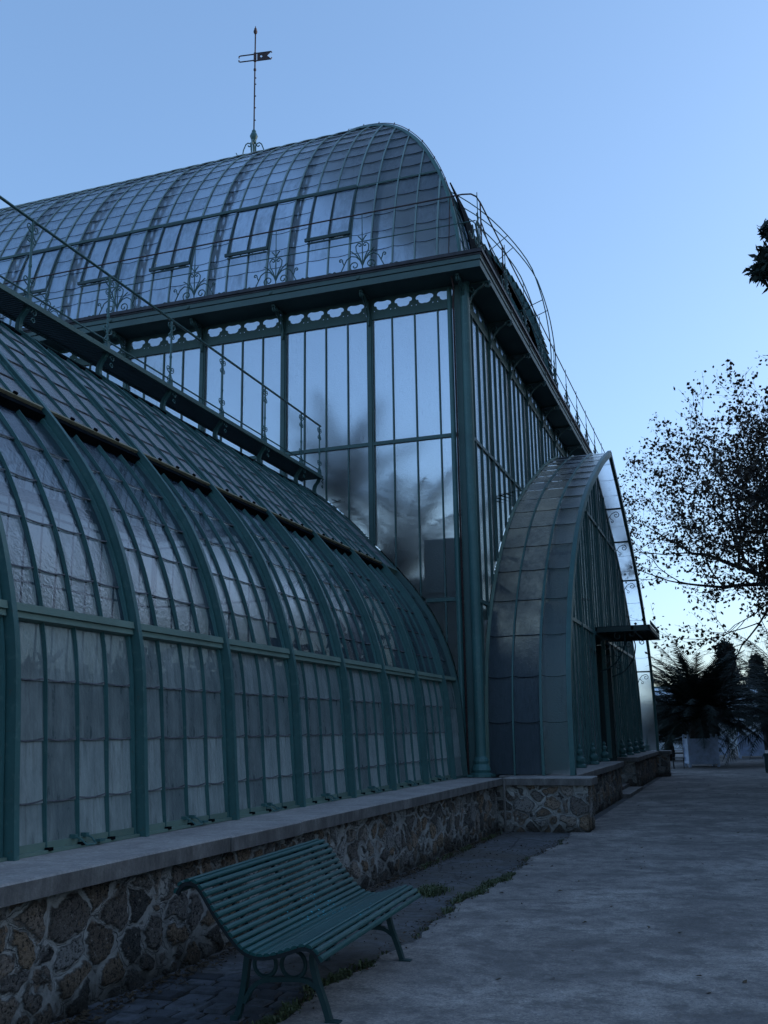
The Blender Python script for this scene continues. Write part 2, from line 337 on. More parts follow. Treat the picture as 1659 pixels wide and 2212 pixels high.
# ------------------------------------------------------------------ ground
mb = MB(); mb.box((-400,-200,-.5), (400,600,-.012)); g = mb.build('ground', M['soil']); tag(g, kind='structure')
def edge_x(y): return -2.76+.04*math.sin(y*1.7)+.03*math.sin(y*5.3+1)+.02*math.sin(y*13)-(.0 if y < 14 else 0)
ys = np.arange(-12, 17.4, .12); vs = []; fs = []
for i, y in enumerate(ys):
    x0 = edge_x(y)+.015*math.sin(y*31); xs = [x0, x0+.02, -1.5, 6.5]; zs = [-.01, .022, .024, .024]
    for x, z in zip(xs, zs): vs.append((x, y, z))
    if i:
        for j in range(3): a = (i-1)*4+j; fs.append((a, a+1, a+5, a+4))
mb = MB(); mb.add(vs, fs)
mb.quad((-2.2,17.28,.024), (6.5,17.28,.024), (6.5,140,.024), (-2.0,140,.024)); mb.quad((-40,40,.024), (-2.0,40,.0245), (-2.0,140,.0245), (-40,140,.024)); mb.quad((-2.76,17.28,.0), (-2.2,17.28,.024), (-2.0,40,.024), (-2.76,40,.0))
p = mb.build('path', M['path']); tag(p, kind='structure')
mb = MB(); mb.box((-4.3,6.9,-.011), (-2.6,40,.0)); p = mb.build('paving', M['concrete']); tag(p, kind='structure')
mb = MB()                                   # rough dark setts near the camera
y = -3.0; row = 0
while y < 6.9:
    dy = random.uniform(.15,.24); x = -4.12-random.uniform(0,.12)
    while x < -2.84:
        dx = random.uniform(.17,.30); h = random.uniform(-.006,.012); e = .012
        a = [(x+e,y+e),(x+dx-e,y+e),(x+dx-e,y+dy-e),(x+e,y+dy-e)]
        a = [(px+random.uniform(-.012,.012), py+random.uniform(-.012,.012)) for px, py in a]
        cx = sum(q[0] for q in a)/4; cy = sum(q[1] for q in a)/4
        vs = [(px,py,-.02) for px,py in a]+[(cx+(px-cx)*.9, cy+(py-cy)*.9, h) for px,py in a]
        mb.add(vs, [(4,5,6,7),(0,1,5,4),(1,2,6,5),(2,3,7,6),(3,0,4,7)]); x += dx
    y += dy
p = mb.build('setts', M['setts']); tag(p, kind='structure')

# weeds along the joint, litter at the foot of the wall
def blades(mb, cx, cy, n, spread, h, z=.0, w=.006):
    for _ in range(n):
        x = cx+random.gauss(0, spread[0]); y = cy+random.gauss(0, spread[1]); a = random.uniform(0, 6.28); L = h*random.uniform(.4,1.2); b = random.uniform(.2,1.1)
        dx, dy = math.cos(a), math.sin(a); px, py = -dy*w, dx*w; p0 = (x,y,z); m_ = (x+dx*L*.3*b, y+dy*L*.3*b, z+L*.6); t_ = (x+dx*L*b, y+dy*L*b, z+L*(.9-.35*b))
        mb.add([(p0[0]-px,p0[1]-py,z),(p0[0]+px,p0[1]+py,z),(m_[0]+px,m_[1]+py,m_[2]),(m_[0]-px,m_[1]-py,m_[2]),t_], [(0,1,2,3),(3,2,4)])
mb = MB()
for _ in range(30): y = random.uniform(5.6,7.5); blades(mb, edge_x(y)-.03, y, 30, (.03,.05), .065)
for _ in range(30): y = random.gauss(11.2,.75); blades(mb, edge_x(y)-.02, y, 45, (.03,.07), .08)
for _ in range(9): blades(mb, -3.28, 10.8+random.gauss(0,.12), 55, (.07,.08), .09)
for _ in range(26): y = random.uniform(7.4,17); blades(mb, edge_x(y)-.02, y, 10, (.02,.05), .045)
for _ in range(16): y = random.uniform(12,17); blades(mb, -3.95, y, 18, (.03,.1), .07)
o = mb.build('weeds', M['weed']); tag(o, 'low green weeds growing in the joint beside the path', 'weeds', kind='stuff')
mb = MB()
def litter(mb, x, y, s, z=.012):
    a = random.uniform(0,6.28); c, s_ = math.cos(a)*s, math.sin(a)*s; zz = z+random.uniform(0,.02)
    mb.add([(x-c,y-s_,z),(x-s_*.5,y+c*.5,zz),(x+c,y+s_,z+random.uniform(0,.015)),(x+s_*.5,y-c*.5,zz*.8)], [(0,1,2,3)])
for _ in range(2600): litter(mb, -4.03+abs(random.gauss(0,.09)), random.uniform(3,17), random.uniform(.008,.03))
for _ in range(500): litter(mb, random.uniform(-3.95,-2.8), random.uniform(3,16), random.uniform(.008,.026))
for _ in range(400): y = random.uniform(5.7,16.5); litter(mb, edge_x(y)+random.gauss(-.02,.06), y, random.uniform(.008,.03), .02)
for _ in range(160): litter(mb, random.uniform(-2.6,1.5), random.uniform(7,38), random.uniform(.01,.035), .03)
o = mb.build('leaf_litter', M['litter']); tag(o, 'brown dead leaves and debris scattered along the wall foot', 'leaf litter', kind='stuff')
mb = MB(); r_ = thing('weed_plant', (-4.0,4.72,0), 'small bright green broad-leaved weed at the foot of the rubble wall', 'weed')
for k in range(7):
    a = k*.9; L = random.uniform(.06,.1); c = Vector((-3.98+math.cos(a)*.02, 4.72+math.sin(a)*.02, .03)); d = Vector((math.cos(a), math.sin(a), random.uniform(.4,1.2))).normalized()
    s_ = d.cross(Vector((0,0,1))).normalized()*L*.42; mb.add([c, c+d*L*.5+s_, c+d*L, c+d*L*.5-s_], [(0,1,2,3)])
mw = simple('fresh_leaf', (.05,.16,.03), .5, 10, .3); mb.build('leaves', mw, r_); mb = MB(); mb.tube([(-4.0,4.72,-.01),(-3.98,4.72,.05)], .006); mb.build('stem', mw, r_)

# ------------------------------------------------------------------ masonry walls
def wall_grid(mb, a, b, z0, z1, step=.02):
    """vertical dense sheet from plan point a to b"""
    a = np.array(a, float); b = np.array(b, float); L = np.linalg.norm(b-a); nx = max(1, int(L/step)); nz = max(1, int((z1-z0)/step)); vs = []; fs = []
    for i in range(nx+1):
        p_ = a+(b-a)*i/nx
        for j in range(nz+1): vs.append((p_[0], p_[1], z0+(z1-z0)*j/nz))
    for i in range(nx):
        for j in range(nz): q = i*(nz+1)+j; fs.append((q, q+nz+1, q+nz+2, q+1))
    mb.add(vs, fs)
def coping_run(mb, x0, x1, y0, y1, z0, z1, along='y', step=1.55, ch=.012):
    a, b = (y0, y1) if along == 'y' else (x0, x1); p_ = a
    while p_ < b-1e-6:
        q = min(b, p_+step*random.uniform(.85,1.15)) if b-p_ > step*1.3 else b
        dz = random.uniform(-.004,.004); dx = random.uniform(-.006,.006); g_ = .004
        lo = [x0, p_+g_, z0+dz] if along == 'y' else [p_+g_, y0, z0+dz]; hi = [x1+dx, q-g_, z1+dz] if along == 'y' else [q-g_, y1, z1+dz]
        x0_, y0_, z0_ = lo; x1_, y1_, z1_ = hi
        mb.add([(x0_,y0_,z0_),(x1_,y0_,z0_),(x1_,y1_,z0_),(x0_,y1_,z0_),(x0_,y0_,z1_-ch),(x1_,y0_,z1_-ch),(x1_,y1_,z1_-ch),(x0_,y1_,z1_-ch),(x0_+ch,y0_+ch,z1_),(x1_-ch,y0_+ch,z1_),(x1_-ch,y1_-ch,z1_),(x0_+ch,y1_-ch,z1_)],
               [(0,3,2,1),(0,1,5,4),(1,2,6,5),(2,3,7,6),(3,0,4,7),(4,5,9,8),(5,6,10,9),(6,7,11,10),(7,4,8,11),(8,9,10,11)])
        p_ = q

# ================================================================== WING
wing = thing('greenhouse_wing', (-4.7,0,0), 'long low curved glass wing with teal ribs on a rubble plinth beside the path', 'greenhouse')
mb = MB(); wall_grid(mb, (-4.08,2.6), (-4.08,17.42), -.05, .775); plinth = mb.build('plinth_wall', M['stone'], wing, smooth=True)
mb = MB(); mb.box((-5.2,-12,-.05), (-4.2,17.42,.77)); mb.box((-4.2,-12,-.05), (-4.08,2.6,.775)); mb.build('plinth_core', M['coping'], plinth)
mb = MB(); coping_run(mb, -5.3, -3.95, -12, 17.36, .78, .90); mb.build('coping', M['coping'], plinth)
WP = Profile([(-4.62,.9),(-4.65,1.3),(-4.68,1.8),(-4.72,2.3),(-4.79,2.67),(-4.90,3.08),(-5.03,3.43),(-5.19,3.77),(-5.41,4.12),(-5.68,4.47),(-5.99,4.83),(-6.26,5.12),(-6.58,5.47),(-7.02,5.90),(-7.57,6.36),(-8.3,6.80),(-9.2,7.18),(-10.4,7.5),(-12,7.72),(-14.4,7.82)], 5)
def wp(s, rec=0):
    """point on the wing profile at arc length s, rec metres inside the rib face"""
    h, z = WP.at(s); tx, tz = WP.tan(s); return (h-tz*rec, z+tx*rec*-1) if False else (h+(-tz)*rec, z-(-tx)*-1*rec*-1)
def wp(s, rec=0):
    h, z = WP.at(s); tx, tz = WP.tan(s)      # tangent runs up and inwards (tx<0); outward normal = (tz, -tx)
    return (h-tz*rec, z+tx*rec)
def wn(s): tx, tz = WP.tan(s); return (tz, -tx)
Y0, BAY = 5.70, 1.575
SEND = WP.s_of_z(6.30)
ss = np.arange(0, WP.L, .12)
mb = MB(); sr = [x for x in ss if x < SEND+.15]
mb.strip([(wp(x)[0], 0, wp(x)[1]) for x in sr], (0,1,0), .019, [(wn(x)[0], 0, wn(x)[1]) for x in sr], -.145, 0)
mb.strip([(wp(x)[0], 0, wp(x)[1]) for x in sr], (0,1,0), .026, [(wn(x)[0], 0, wn(x)[1]) for x in sr], .002, .012)
s1 = SEND+.15; mb.strip([(wp(x)[0], 0, wp(x)[1]) for x in (s1, s1+.35, s1+.8)], (0,1,0), .02, [(wn(x)[0], 0, wn(x)[1]) for x in (s1, s1+.35, s1+.8)], -.13, -.02)
rib = mb.build('rib', M['paint'], wing, loc=(4.7*0, 0, 0)); rib.location = (0, Y0-4*BAY, 0)
for k in range(-3, 8): copy_at(rib, (0, (k+4)*BAY, 0))
SL, SM = WP.s_of_z(2.62), WP.s_of_z(4.70)
def lap_sheet(prof, laps, y0, y1, rec0, step=.12, nbar=4, tilt=.012, fn=wp, bw=.0):
    """panes between bars, one island each, every row lapping over the one below"""
    mb = MB(); dy = (y1-y0)/nbar
    for a, b in zip(laps[:-1], laps[1:]):
        n = max(2, int((b-a)/step)+1); S = np.linspace(a-(.022 if a > laps[0]+.001 else 0), b, n)
        for j in range(nbar):
            vs = []; 
            for i, x in enumerate(S):
                rc = rec0-tilt*(1-i/(n-1)); q = fn(x, rc)
                vs += [(q[0], y0+dy*j+bw, q[1]), (q[0], y0+dy*(j+1)-bw, q[1])]
            mb.add(vs, [(2*i, 2*i+1, 2*i+3, 2*i+2) for i in range(n-1)])
    return mb
def bars(S0, S1, y0, y1, n, d0, d1, w=.011, fn=WP):
    mb = MB(); S = np.linspace(S0, S1, max(3, int((S1-S0)/.15)))
    for j in range(1, n):
        y = y0+(y1-y0)*j/n; pts = [(wp(x)[0], y, wp(x)[1]) for x in S]; nd = [(wn(x)[0], 0, wn(x)[1]) for x in S]
        mb.strip(pts, (0,1,0), w, nd, d0, d1); mb.strip(pts, (0,1,0), .004, nd, d1, d1+.012)
    return mb
def lap_lines(laps, y0, y1, n, rec, w=.008, fn=wp, sag=.018):
    mb = MB(); dy = (y1-y0)/n
    for s_ in laps:
        for j in range(n):
            P_ = []
            for t_ in np.linspace(0, 1, 7):
                q = fn(s_-sag*4*t_*(1-t_), rec-.012); P_.append((q[0], y0+dy*(j+t_), q[1]))
            for a, b in zip(P_[:-1], P_[1:]):
                mb.bar(a, b, w*1.35, .006, (1,0,.3))
    return mb
y0, y1 = .036, BAY-.036
secA = [.04]+[WP.s_of_z(z) for z in (1.27,1.70,2.13)]+[SL-.03]
secB = [SL+.03]+[WP.s_of_z(z) for z in (2.98,3.40,3.80,4.20)]+[SM-.14]
secC = [SM+.02]+[WP.s_of_z(z) for z in (5.05,5.38,5.70,6.0)]+[SEND]
base = (0, Y0-4*BAY, 0)
def bay_part(mb, name, mat, parent=wing, smooth=False):
    o = mb.build(name, mat, None, smooth); o.data.transform(Matrix.Translation((4.7, 0, 0))); o.parent = parent
    if parent is wing: o.location = base
    return o
bays = []
for nm, laps, rec, mat, d in (('lower_window', secA, .105, M['glass_low'], -.105), ('middle_window', secB, .095, M['glass_wing'], -.095), ('upper_window', secC, .045, M['glass_top'], -.05)):
    gl_ = bay_part(lap_sheet(WP, laps, y0, y1, rec), nm, mat, smooth=True)
    bay_part(bars(laps[0], laps[-1], y0, y1, 4, d-.005, d+.026, .008), 'glazing_bar', M['paint'], gl_)
    m2 = lap_lines(laps[1:-1], y0, y1, 4, rec); bay_part(m2, 'lap_joint', M['lap'], gl_)
    bays.append(gl_)
# frames along the sides of each bay
mb = MB()
for yy in (y0+.012, y1-.012):
    for S, dd in ((np.linspace(.03, SL-.03, 14), (-.11,-.07)), (np.linspace(SL+.03, SM-.1, 16), (-.10,-.06)), (np.linspace(SM+.02, SEND, 14), (-.055,-.02))):
        mb.strip([(wp(x)[0], yy, wp(x)[1]) for x in S], (0,1,0), .014, [(wn(x)[0], 0, wn(x)[1]) for x in S], *dd)
bays.append(bay_part(mb, 'window_frame', M['paint']))
# ledge over the lower windows with little black stops under each bar
mb = MB(); q = wp(SL); nx, nz = wn(SL)
def across(mb, s, d0, d1, h0, h1, y0=y0, y1=y1):
    h, z = WP.at(s); tx, tz = WP.tan(s); nx, nz = tz, -tx
    P_ = [(h+nx*d+tx*u, z+nz*d+tz*u) for d, u in ((d0,h0),(d1,h0),(d1,h1),(d0,h1))]
    mb.add([(a, y0, b) for a, b in P_]+[(a, y1, b) for a, b in P_], [(0,1,2,3),(7,6,5,4),(0,4,5,1),(1,5,6,2),(2,6,7,3),(3,7,4,0)])
across(mb, SL, -.12, -.015, -.028, .03); across(mb, SL, -.12, -.035, -.075, -.03)
ledge = bay_part(mb, 'transom', M['ledge']); bays.append(ledge)
mb = MB(); st = MB()
across(mb, SM, -.12, .0, -.005, .025)
tr2 = bay_part(mb, 'vent_ledge', M['ochre']); bays.append(tr2)
mb = MB(); across(mb, SM, -.16, -.03, -.085, -.008); bays.append(bay_part(mb, 'vent_gap_shade', M['dark_void']))  # solid dark strip painted in as the shade of the vent opening
for s_, d_ in ((SL+.02, -.05), (SM+.02, .0), (.0+.03, -.05)):
    for j in range(1, 4):
        yy = y0+(y1-y0)*j/4; across(st, s_, d_-.02, d_+.022, -.010, .014, yy-.022, yy+.022)
bays.append(bay_part(st, 'bar_stop', M['dark_void']))
mb = MB(); mb.box((-4.80,y0,.902), (-4.66,y1,.925)); mb.box((-4.75,y0,.925), (-4.70,y1,.975)); sill = bay_part(mb, 'sill', M['ledge']); bays.append(sill)
mb = MB()                                                             # U-shaped latch
yc = (y0+y1)/2
mb.tube([(-4.69,yc-.07,.985),(-4.63,yc-.065,.965),(-4.585,yc-.055,.925),(-4.585,yc+.055,.925),(-4.63,yc+.065,.965),(-4.69,yc+.07,.985)], .007)
mb.box((-4.72,yc-.085,.97), (-4.67,yc-.05,1.0)); mb.box((-4.72,yc+.05,.97), (-4.67,yc+.085,1.0)); mb.box((-4.66,yc+.15,.926), (-4.62,yc+.22,.945))
bay_part(mb, 'latch', M['paint'], sill)
for k in range(1, 11):
    for b_ in bays: copy_at(b_, (0, k*BAY, 0))
# last narrow piece against the hall, end rib
YE = Y0+7*BAY
for laps, rec, mat, nm in ((secA, .105, M['glass_low'], 'lower_window'), (secB, .095, M['glass_wing'], 'middle_window'), (secC, .045, M['glass_top'], 'upper_window')):
    lap_sheet(WP, laps, YE+.036, 17.55, rec, nbar=2).build(nm, mat, wing, smooth=True)
mb = MB(); S = [x for x in ss if x < SEND+1.0]
mb.strip([(wp(x)[0], 17.585, wp(x)[1]) for x in S], (0,1,0), .04, [(wn(x)[0], 0, wn(x)[1]) for x in S], -.14, .0)
mb.box((-4.8,YE+.036,.902), (-4.66,17.55,.925)); mb.build('end_rib', M['paint_old'], wing)
mb = MB()
for s_ in (SL, SM): across(mb, s_, -.12, -.01, -.03, .03, YE+.036, 17.545)
mb.build('transom', M['ledge'], wing)
# crown of the wing beyond the catwalk, and its far slope
mb = lap_sheet(WP, list(np.arange(SEND+.25, WP.L, .6))+[WP.L], -8, 17.55, .06, nbar=24, step=.3); crown = mb.build('crown_glazing', M['glass_top'], wing, smooth=True)
mb = MB(); S = np.arange(0, WP.L, .6)
for a, b in zip(S[:-1], S[1:]):
    for j in range(16):
        qa = wp(a, .1); qb = wp(b, .1); ya, yb = -8+j*25.5/16, -8+(j+1)*25.5/16-.02
        mb.quad((-28.8-qa[0],ya,qa[1]), (-28.8-qb[0],ya,qb[1]), (-28.8-qb[0],yb,qb[1]), (-28.8-qa[0],yb,qa[1]))
mb.build('far_glazing', M['glass_wing'], wing)
mb = MB()
for k in range(-4, 8):
    S = np.arange(SEND+.1, WP.L, .4); yy = Y0+k*BAY
    mb.strip([(wp(x)[0], yy, wp(x)[1]) for x in S], (0,1,0), .025, [(wn(x)[0], 0, wn(x)[1]) for x in S], -.12, -.02)
mb.build('crown_rib', M['paint_old'], wing)
mb = MB(); across(mb, SEND+.12, -.13, -.02, -.10, .10, -8, 17.55); mb.build('vent_gap_shade', M['dark_void'], wing)  # dark strip in place of the shaded opening below the catwalk
mb = MB(); across(mb, SEND+.27, -.11, -.01, -.05, .03, -8, 17.55); mb.build('vent_ledge', M['paint_old'], wing)
mb = MB(); mb.box((-24,-12,-.01), (-5.3,17.5,.05)); mb.build('floor', M['soil'], wing)

# catwalk
deck = MB(); y = -2.0
while y < 17.66:
    deck.box((-7.89,y,6.665), (-7.475,y+.03,6.685)); y += .048
deck = deck.build('catwalk', M['paint_dark'], wing)
mb = MB(); mb.box((-7.475,-2,6.66), (-7.455,17.7,6.725)); mb.box((-7.47,-2,6.645), (-7.43,17.7,6.66)); mb.build('edge_beam', M['catwalk'], deck)
mb = MB(); mb.box((-7.92,-2,6.65), (-7.892,17.7,6.70)); mb.build('inner_beam', M['paint_old'], deck)
hr = MB(); hr.tube([(-7.5,-2,7.765),(-7.5,17.68,7.765)], .019, 8); hr = hr.build('handrail', M['paint'], wing, smooth=True)
mb = MB(); mb.tube([(-7.5,-2,6.83),(-7.5,17.68,6.83)], .012, 6); mb.build('lower_rail', M['paint'], hr)
def scroll2(mb, org, ax, pts, r=.008, n=5, flat=(0,0,1)):
    ax = Vector(ax); u = Vector(flat); org = Vector(org); mb.tube([org+ax*a+u*b for a, b in pts], r, n)
mb = MB()
mb.tube([(-7.5,0,6.6),(-7.5,0,7.76)], .016, 8); mb.lathe((-7.5,0,7.18), [(.0,-.03),(.02,-.02),(.022,0),(.02,.02),(0,.03)], 8)
for sgn in (-1, 1):
    for zc, fl in ((7.60,1), (6.92,1)):
        P_ = [(sgn*(.015), .0), (sgn*.05, .02)]+[(sgn*(.055)+a, .07+b) for a, b in spiral(1.1, .045, .012, -1.3 if sgn > 0 else -1.84, 14, sgn)]
        scroll2(mb, (-7.5,0,zc), (0,1,0), P_, .0075)
        P_ = [(sgn*.012, .0), (sgn*.035, -.05)]+[(sgn*.045+a, -.10+b) for a, b in spiral(1.0, .035, .01, 1.2 if sgn > 0 else 1.94, 12, -sgn)]
        scroll2(mb, (-7.5,0,zc), (0,1,0), P_, .0075)
post = bay_part(mb, 'railing_post', M['paint'], wing); post.location = (0, Y0, 0)
mb = MB()                                                             # S-shaped support under the post
P_ = catmull([(-7.57,6.30),(-7.60,6.42),(-7.58,6.52),(-7.52,6.60),(-7.49,6.68),(-7.49,6.80)], 5)
mb.strip([(a, 0, b) for a, b in P_], (0,1,0), .014, [(1,0,0)]*len(P_), -.05, .012)
mb.strip([(a+.014, 0, b) for a, b in P_], (0,1,0), .03, [(1,0,0)]*len(P_), 0, .008)
for zc, r_ in ((6.60,.05), (6.50,.038)):
    scroll2(mb, (-7.47,.03,zc), (0,1,0), [(0,0)]+[(r_+.01+a, b) for a, b in spiral(1.0, r_, .014, 3.14, 14, -1)], .009)
bay_part(mb, 'bracket', M['paint'], post)
for k in range(-3, 8): 
    if k != 0: copy_at(post, (0, k*BAY, 0))
copy_at(post, (0, 17.62-Y0, 0))

# ================================================================== HALL
hall = thing('greenhouse_hall', (-14.4,27.95,0), 'tall square glass hall with curved roof and wide gutter behind the low wing', 'greenhouse')
XW, YW, ZT = -4.45, 17.72, 10.35            # east wall plane, south wall plane, wall top
XC, YC = -14.4, 27.95
pill_x = [-6.42-1.925*i for i in range(9)]
def wing_z(x):
    """height of the low wing where it meets the hall"""
    h = -abs(x+14.4)-(-14.4)*-1 if False else None
    xx = x if x > -14.4 else -28.8-x
    if xx > -4.62: return .9
    j = np.argsort(WP.p[:,0]); return float(np.interp(xx, WP.p[j,0], WP.p[j,1]))
PP_ = Profile([(0,.9),(.04,2.0),(.28,3.15),(.95,4.35),(1.95,5.45),(3.2,6.42),(4.6,7.24),(6.1,7.95),(7.8,8.70),(9.75,9.43)], 5)
PY0, PYC = 18.15, 27.95
def porch_z(y):
    d = (y-PY0) if y < PYC else (2*PYC-PY0-y)
    if d < 0: return .9
    return float(np.interp(d, PP_.p[:,0], PP_.p[:,1]))
# pillars
def pillar(x, y, axis, z0, z1=ZT, w=.13, d=.10):
    mb = MB()
    if axis == 'x': mb.box((x-w/2,y-.03,z0), (x+w/2,y+d,z1)); mb.box((x-w/2+.03,y-.05,z0), (x+w/2-.03,y-.03,z1))
    else: mb.box((x-d,y-w/2,z0), (x+.03,y+w/2,z1)); mb.box((x+.03,y-w/2+.03,z0), (x+.05,y+w/2-.03,z1))
    return mb
for x in pill_x: pillar(x, YW, 'x', wing_z(x)-.05).build('pillar', M['paint_old'], hall)
side_y = [YW+2.045*i for i in range(1, 10)]
for y in side_y: pillar(XW, y, 'y', porch_z(y)-.02, w=.10).build('pillar', M['paint_old'], hall)
for lo, hi in (((-4.62,YW-.06,.9),(-4.44,YW+.12,ZT)), ((-24.4,YW-.06,0),(-24.2,YW+.12,ZT)), ((-24.4,38.0,0),(-24.2,38.2,ZT)), ((-4.6,38.0,0),(-4.4,38.2,ZT))):
    mb = MB(); mb.box(lo, hi); mb.build('corner_post', M['paint_old'], hall)
mb = MB(); mb.box((-6.2,18.6,.06), (-4.55,18.66,4.6)); mb.box((-4.62,18.66,.06), (-4.56,20.4,4.02)); mb.box((-5.5,17.9,4.0), (-4.58,18.6,4.2)); mb.build('added_dark_screen', M['paint_dark'], hall)  # added dark panels that shut off the bright view below the duct box
mb = MB(); mb.lathe((-4.40,YW-.07,.9), [(.20,0),(.20,.05),(.155,.075),(.175,.12),(.16,.16),(.125,.22),(.14,.27),(.13,.31),(.098,.35),(.095,1.5),(.092,9.4),(.12,9.45)], 16)
mb.box((-4.62,YW-.23,.9), (-4.19,YW+.14,.94))
mb.lathe((-4.72,YW-.05,.9), [(.11,0),(.11,.06),(.085,.09),(.09,.2),(.07,.3),(.055,.36),(.05,9.4)], 12)
mb.build('corner_column', M['paint'], hall, smooth=False)
mb = MB(); mb.tube([(-4.62,YW-.14,.95),(-4.62,YW-.14,9.9),(-4.56,YW-.3,10.2),(-4.56,17.25,10.4)], .02, 8); mb.build('downpipe', M['rust'], hall, smooth=True)
# transoms, frieze band
def xbeam(mb, x0, x1, z0, z1, y0=YW-.02, y1=YW+.07): mb.box((x0,y0,z0), (x1,y1,z1))
def seg_clear(z, step=.1):
    """x interval of the south wall above the wing at height z"""
    xs = np.arange(-24.3, -4.45, .05); ok = [x for x in xs if wing_z(x) < z-.02]; return ok
mb = MB(); tz = (4.06, 7.24, 9.90)
for z in tz:
    ok = seg_clear(z); a = [x for x in ok if x > -14.4]
    if a: xbeam(mb, min(a), -4.5, z, z+(.07 if z < 9 else .08), YW-.035, YW+.06)
    b = [x for x in ok if x < -14.4]
    if b: xbeam(mb, -24.3, max(b), z, z+.07, YW-.035, YW+.06)
for z in tz:
    ys = [y for y in np.arange(YW, 38.1, .05) if porch_z(y) < z-.02]
    if not ys: continue
    lo = [y for y in ys if y < PYC]; hi = [y for y in ys if y > PYC]
    if z > 9.4: mb.box((XW-.06,YW,z), (XW+.04,38.1,z+.08))
    else:
        if lo: mb.box((XW-.06,YW+.05,z), (XW+.04,max(lo),z+.07))
        if hi: mb.box((XW-.06,min(hi),z), (XW+.04,38.1,z+.07))
for z in (4.06,7.24,9.9,ZT-.1): mb.box((-24.3,38.1,z), (-4.5,38.2,z+.08)); mb.box((-24.4,YW,z), (-24.3,38.1,z+.08))
mb.build('transom', M['paint_old'], hall)
# glazing bars of the walls
mb = MB()
xs_all = []
for i in range(10):
    xa = -4.5-1.925*i
    for j in range(1, 4): xs_all.append(xa-1.925*j/4+.0)
for x in xs_all: mb.box((x-.014,YW-.028,wing_z(x)), (x+.014,YW+.03,9.90))
mb.build('south_glazing_bar', M['paint_old'], hall)
mb = MB(); ys_all = []
for i in range(10):
    for j in range(1, 4): ys_all.append(YW+2.045*i+2.045*j/4)
for y in ys_all: mb.box((XW-.03,y-.014,porch_z(y)), (XW+.045,y+.014,9.90))
mb.build('east_glazing_bar', M['paint_old'], hall)
mb = MB()
for i in range(21):
    x = -24.3+i*.95; mb.box((x-.03,38.12,.1), (x+.03,38.18,ZT))
    y = 18+i*.95; mb.box((-24.36,y-.03,.1), (-24.30,y+.03,ZT))
mb.build('rear_bar', M['paint_dark'], hall)
# panes
def pane_poly(mb, P_, ax, c):
    mb.add([(p_[0], c, p_[1]) if ax == 'x' else (c, p_[0], p_[1]) for p_ in P_], [tuple(range(len(P_)))])
def wall_panes(xs, zf, levels, ax, c):
    mb = MB()
    for a, b in zip(xs[:-1], xs[1:]):
        for z0, z1 in zip(levels[:-1], levels[1:]):
            ba, bb = max(z0, zf(a)), max(z0, zf(b))
            if ba >= z1 and bb >= z1: continue
            P_ = []
            for t_ in np.linspace(0, 1, 5): x = a+(b-a)*t_; P_.append((x, min(z1, max(z0, zf(x)))))
            P_ += [(b, z1), (a, z1)] if bb < z1 else [(a, z1)]
            pane_poly(mb, P_, ax, c)
    return mb
lv = [.95, 4.1, 7.28, 9.95, 10.34]
wall_panes([-4.5-1.925*i/4 for i in range(42)][::-1], lambda x: wing_z(x)+.01, lv, 'x', YW).build('south_wall_glass', M['glass_hall'], hall)
wall_panes([YW+.02+2.045*i/4 for i in range(41)], lambda y: porch_z(y)+.01, lv, 'y', XW).build('east_wall_glass', M['glass_hall'], hall)
mb = wall_panes([-24.3+i*.95 for i in range(22)], lambda x: .1, [.1,4.1,7.28,10.34], 'x', 38.15); mb.build('north_wall_glass', M['glass_hall'], hall)
mb = wall_panes([18+i*.95 for i in range(22)], lambda x: .1, [.1,4.1,7.28,10.34], 'y', -24.33); mb.build('west_wall_glass', M['glass_hall'], hall)
# pierced frieze: plates with cloud-shaped holes
def frieze(mb, org, ax, L, n):
    cu = bpy.data.curves.new('tmp', 'CURVE'); cu.dimensions = '2D'; cu.fill_mode = 'BOTH'; cu.extrude = .006
    def loop(P_):
        s_ = cu.splines.new('POLY'); s_.points.add(len(P_)-1)
        for q, p_ in zip(s_.points, P_): q.co = (p_[0], p_[1], 0, 1)
        s_.use_cyclic_u = True
    loop([(0,0),(L,0),(L,.42),(0,.42)])
    for i in range(n):
        cx = L*(i+.5)/n; P_ = []
        for a in np.linspace(0, 2*math.pi, 50, endpoint=False):
            rr = 1+.13*abs(math.cos(2.5*(a-math.pi/2)))*1.3; x = .155*rr*math.cos(a); z = .105*rr*math.sin(a)
            if a > math.pi*.15 and a < math.pi*.85: z = min(z, .09-.02*abs(math.cos(a*2)))
            P_.append((cx+x*(1.05 if z > -.02 else .86), .24+z))
        loop(P_)
        for sg in (-1, 1): loop([(cx+sg*.175+.012*math.cos(a), .115+.012*math.sin(a)) for a in np.linspace(0, 6.28, 8, endpoint=False)])
    ob = bpy.data.objects.new('tmp', cu); C.objects.link(ob); dg = bpy.context.evaluated_depsgraph_get(); me = ob.evaluated_get(dg).to_mesh()
    ax = Vector(ax); org = Vector(org); nrm = ax.cross(Vector((0,0,1)))
    mb.add([org+ax*v_.co.x+Vector((0,0,v_.co.y))+nrm*v_.co.z for v_ in me.vertices], [tuple(p_.vertices) for p_ in me.polygons])
    ob.evaluated_get(dg).to_mesh_clear(); bpy.data.objects.remove(ob); bpy.data.curves.remove(cu)
mb = MB(); frieze(mb, (-6.36,YW-.03,9.96), (1,0,0), 1.79, 4); fr0 = mb.build('frieze', M['paint_old'], hall)
for i in range(1, 9): copy_at(fr0, (-1.925*i, 0, 0))
mb = MB(); frieze(mb, (XW+.03,YW+.1,9.96), (0,1,0), 1.9, 4); fr1 = mb.build('frieze', M['paint_old'], hall)
for i in range(1, 10): copy_at(fr1, (0, 2.045*i, 0))
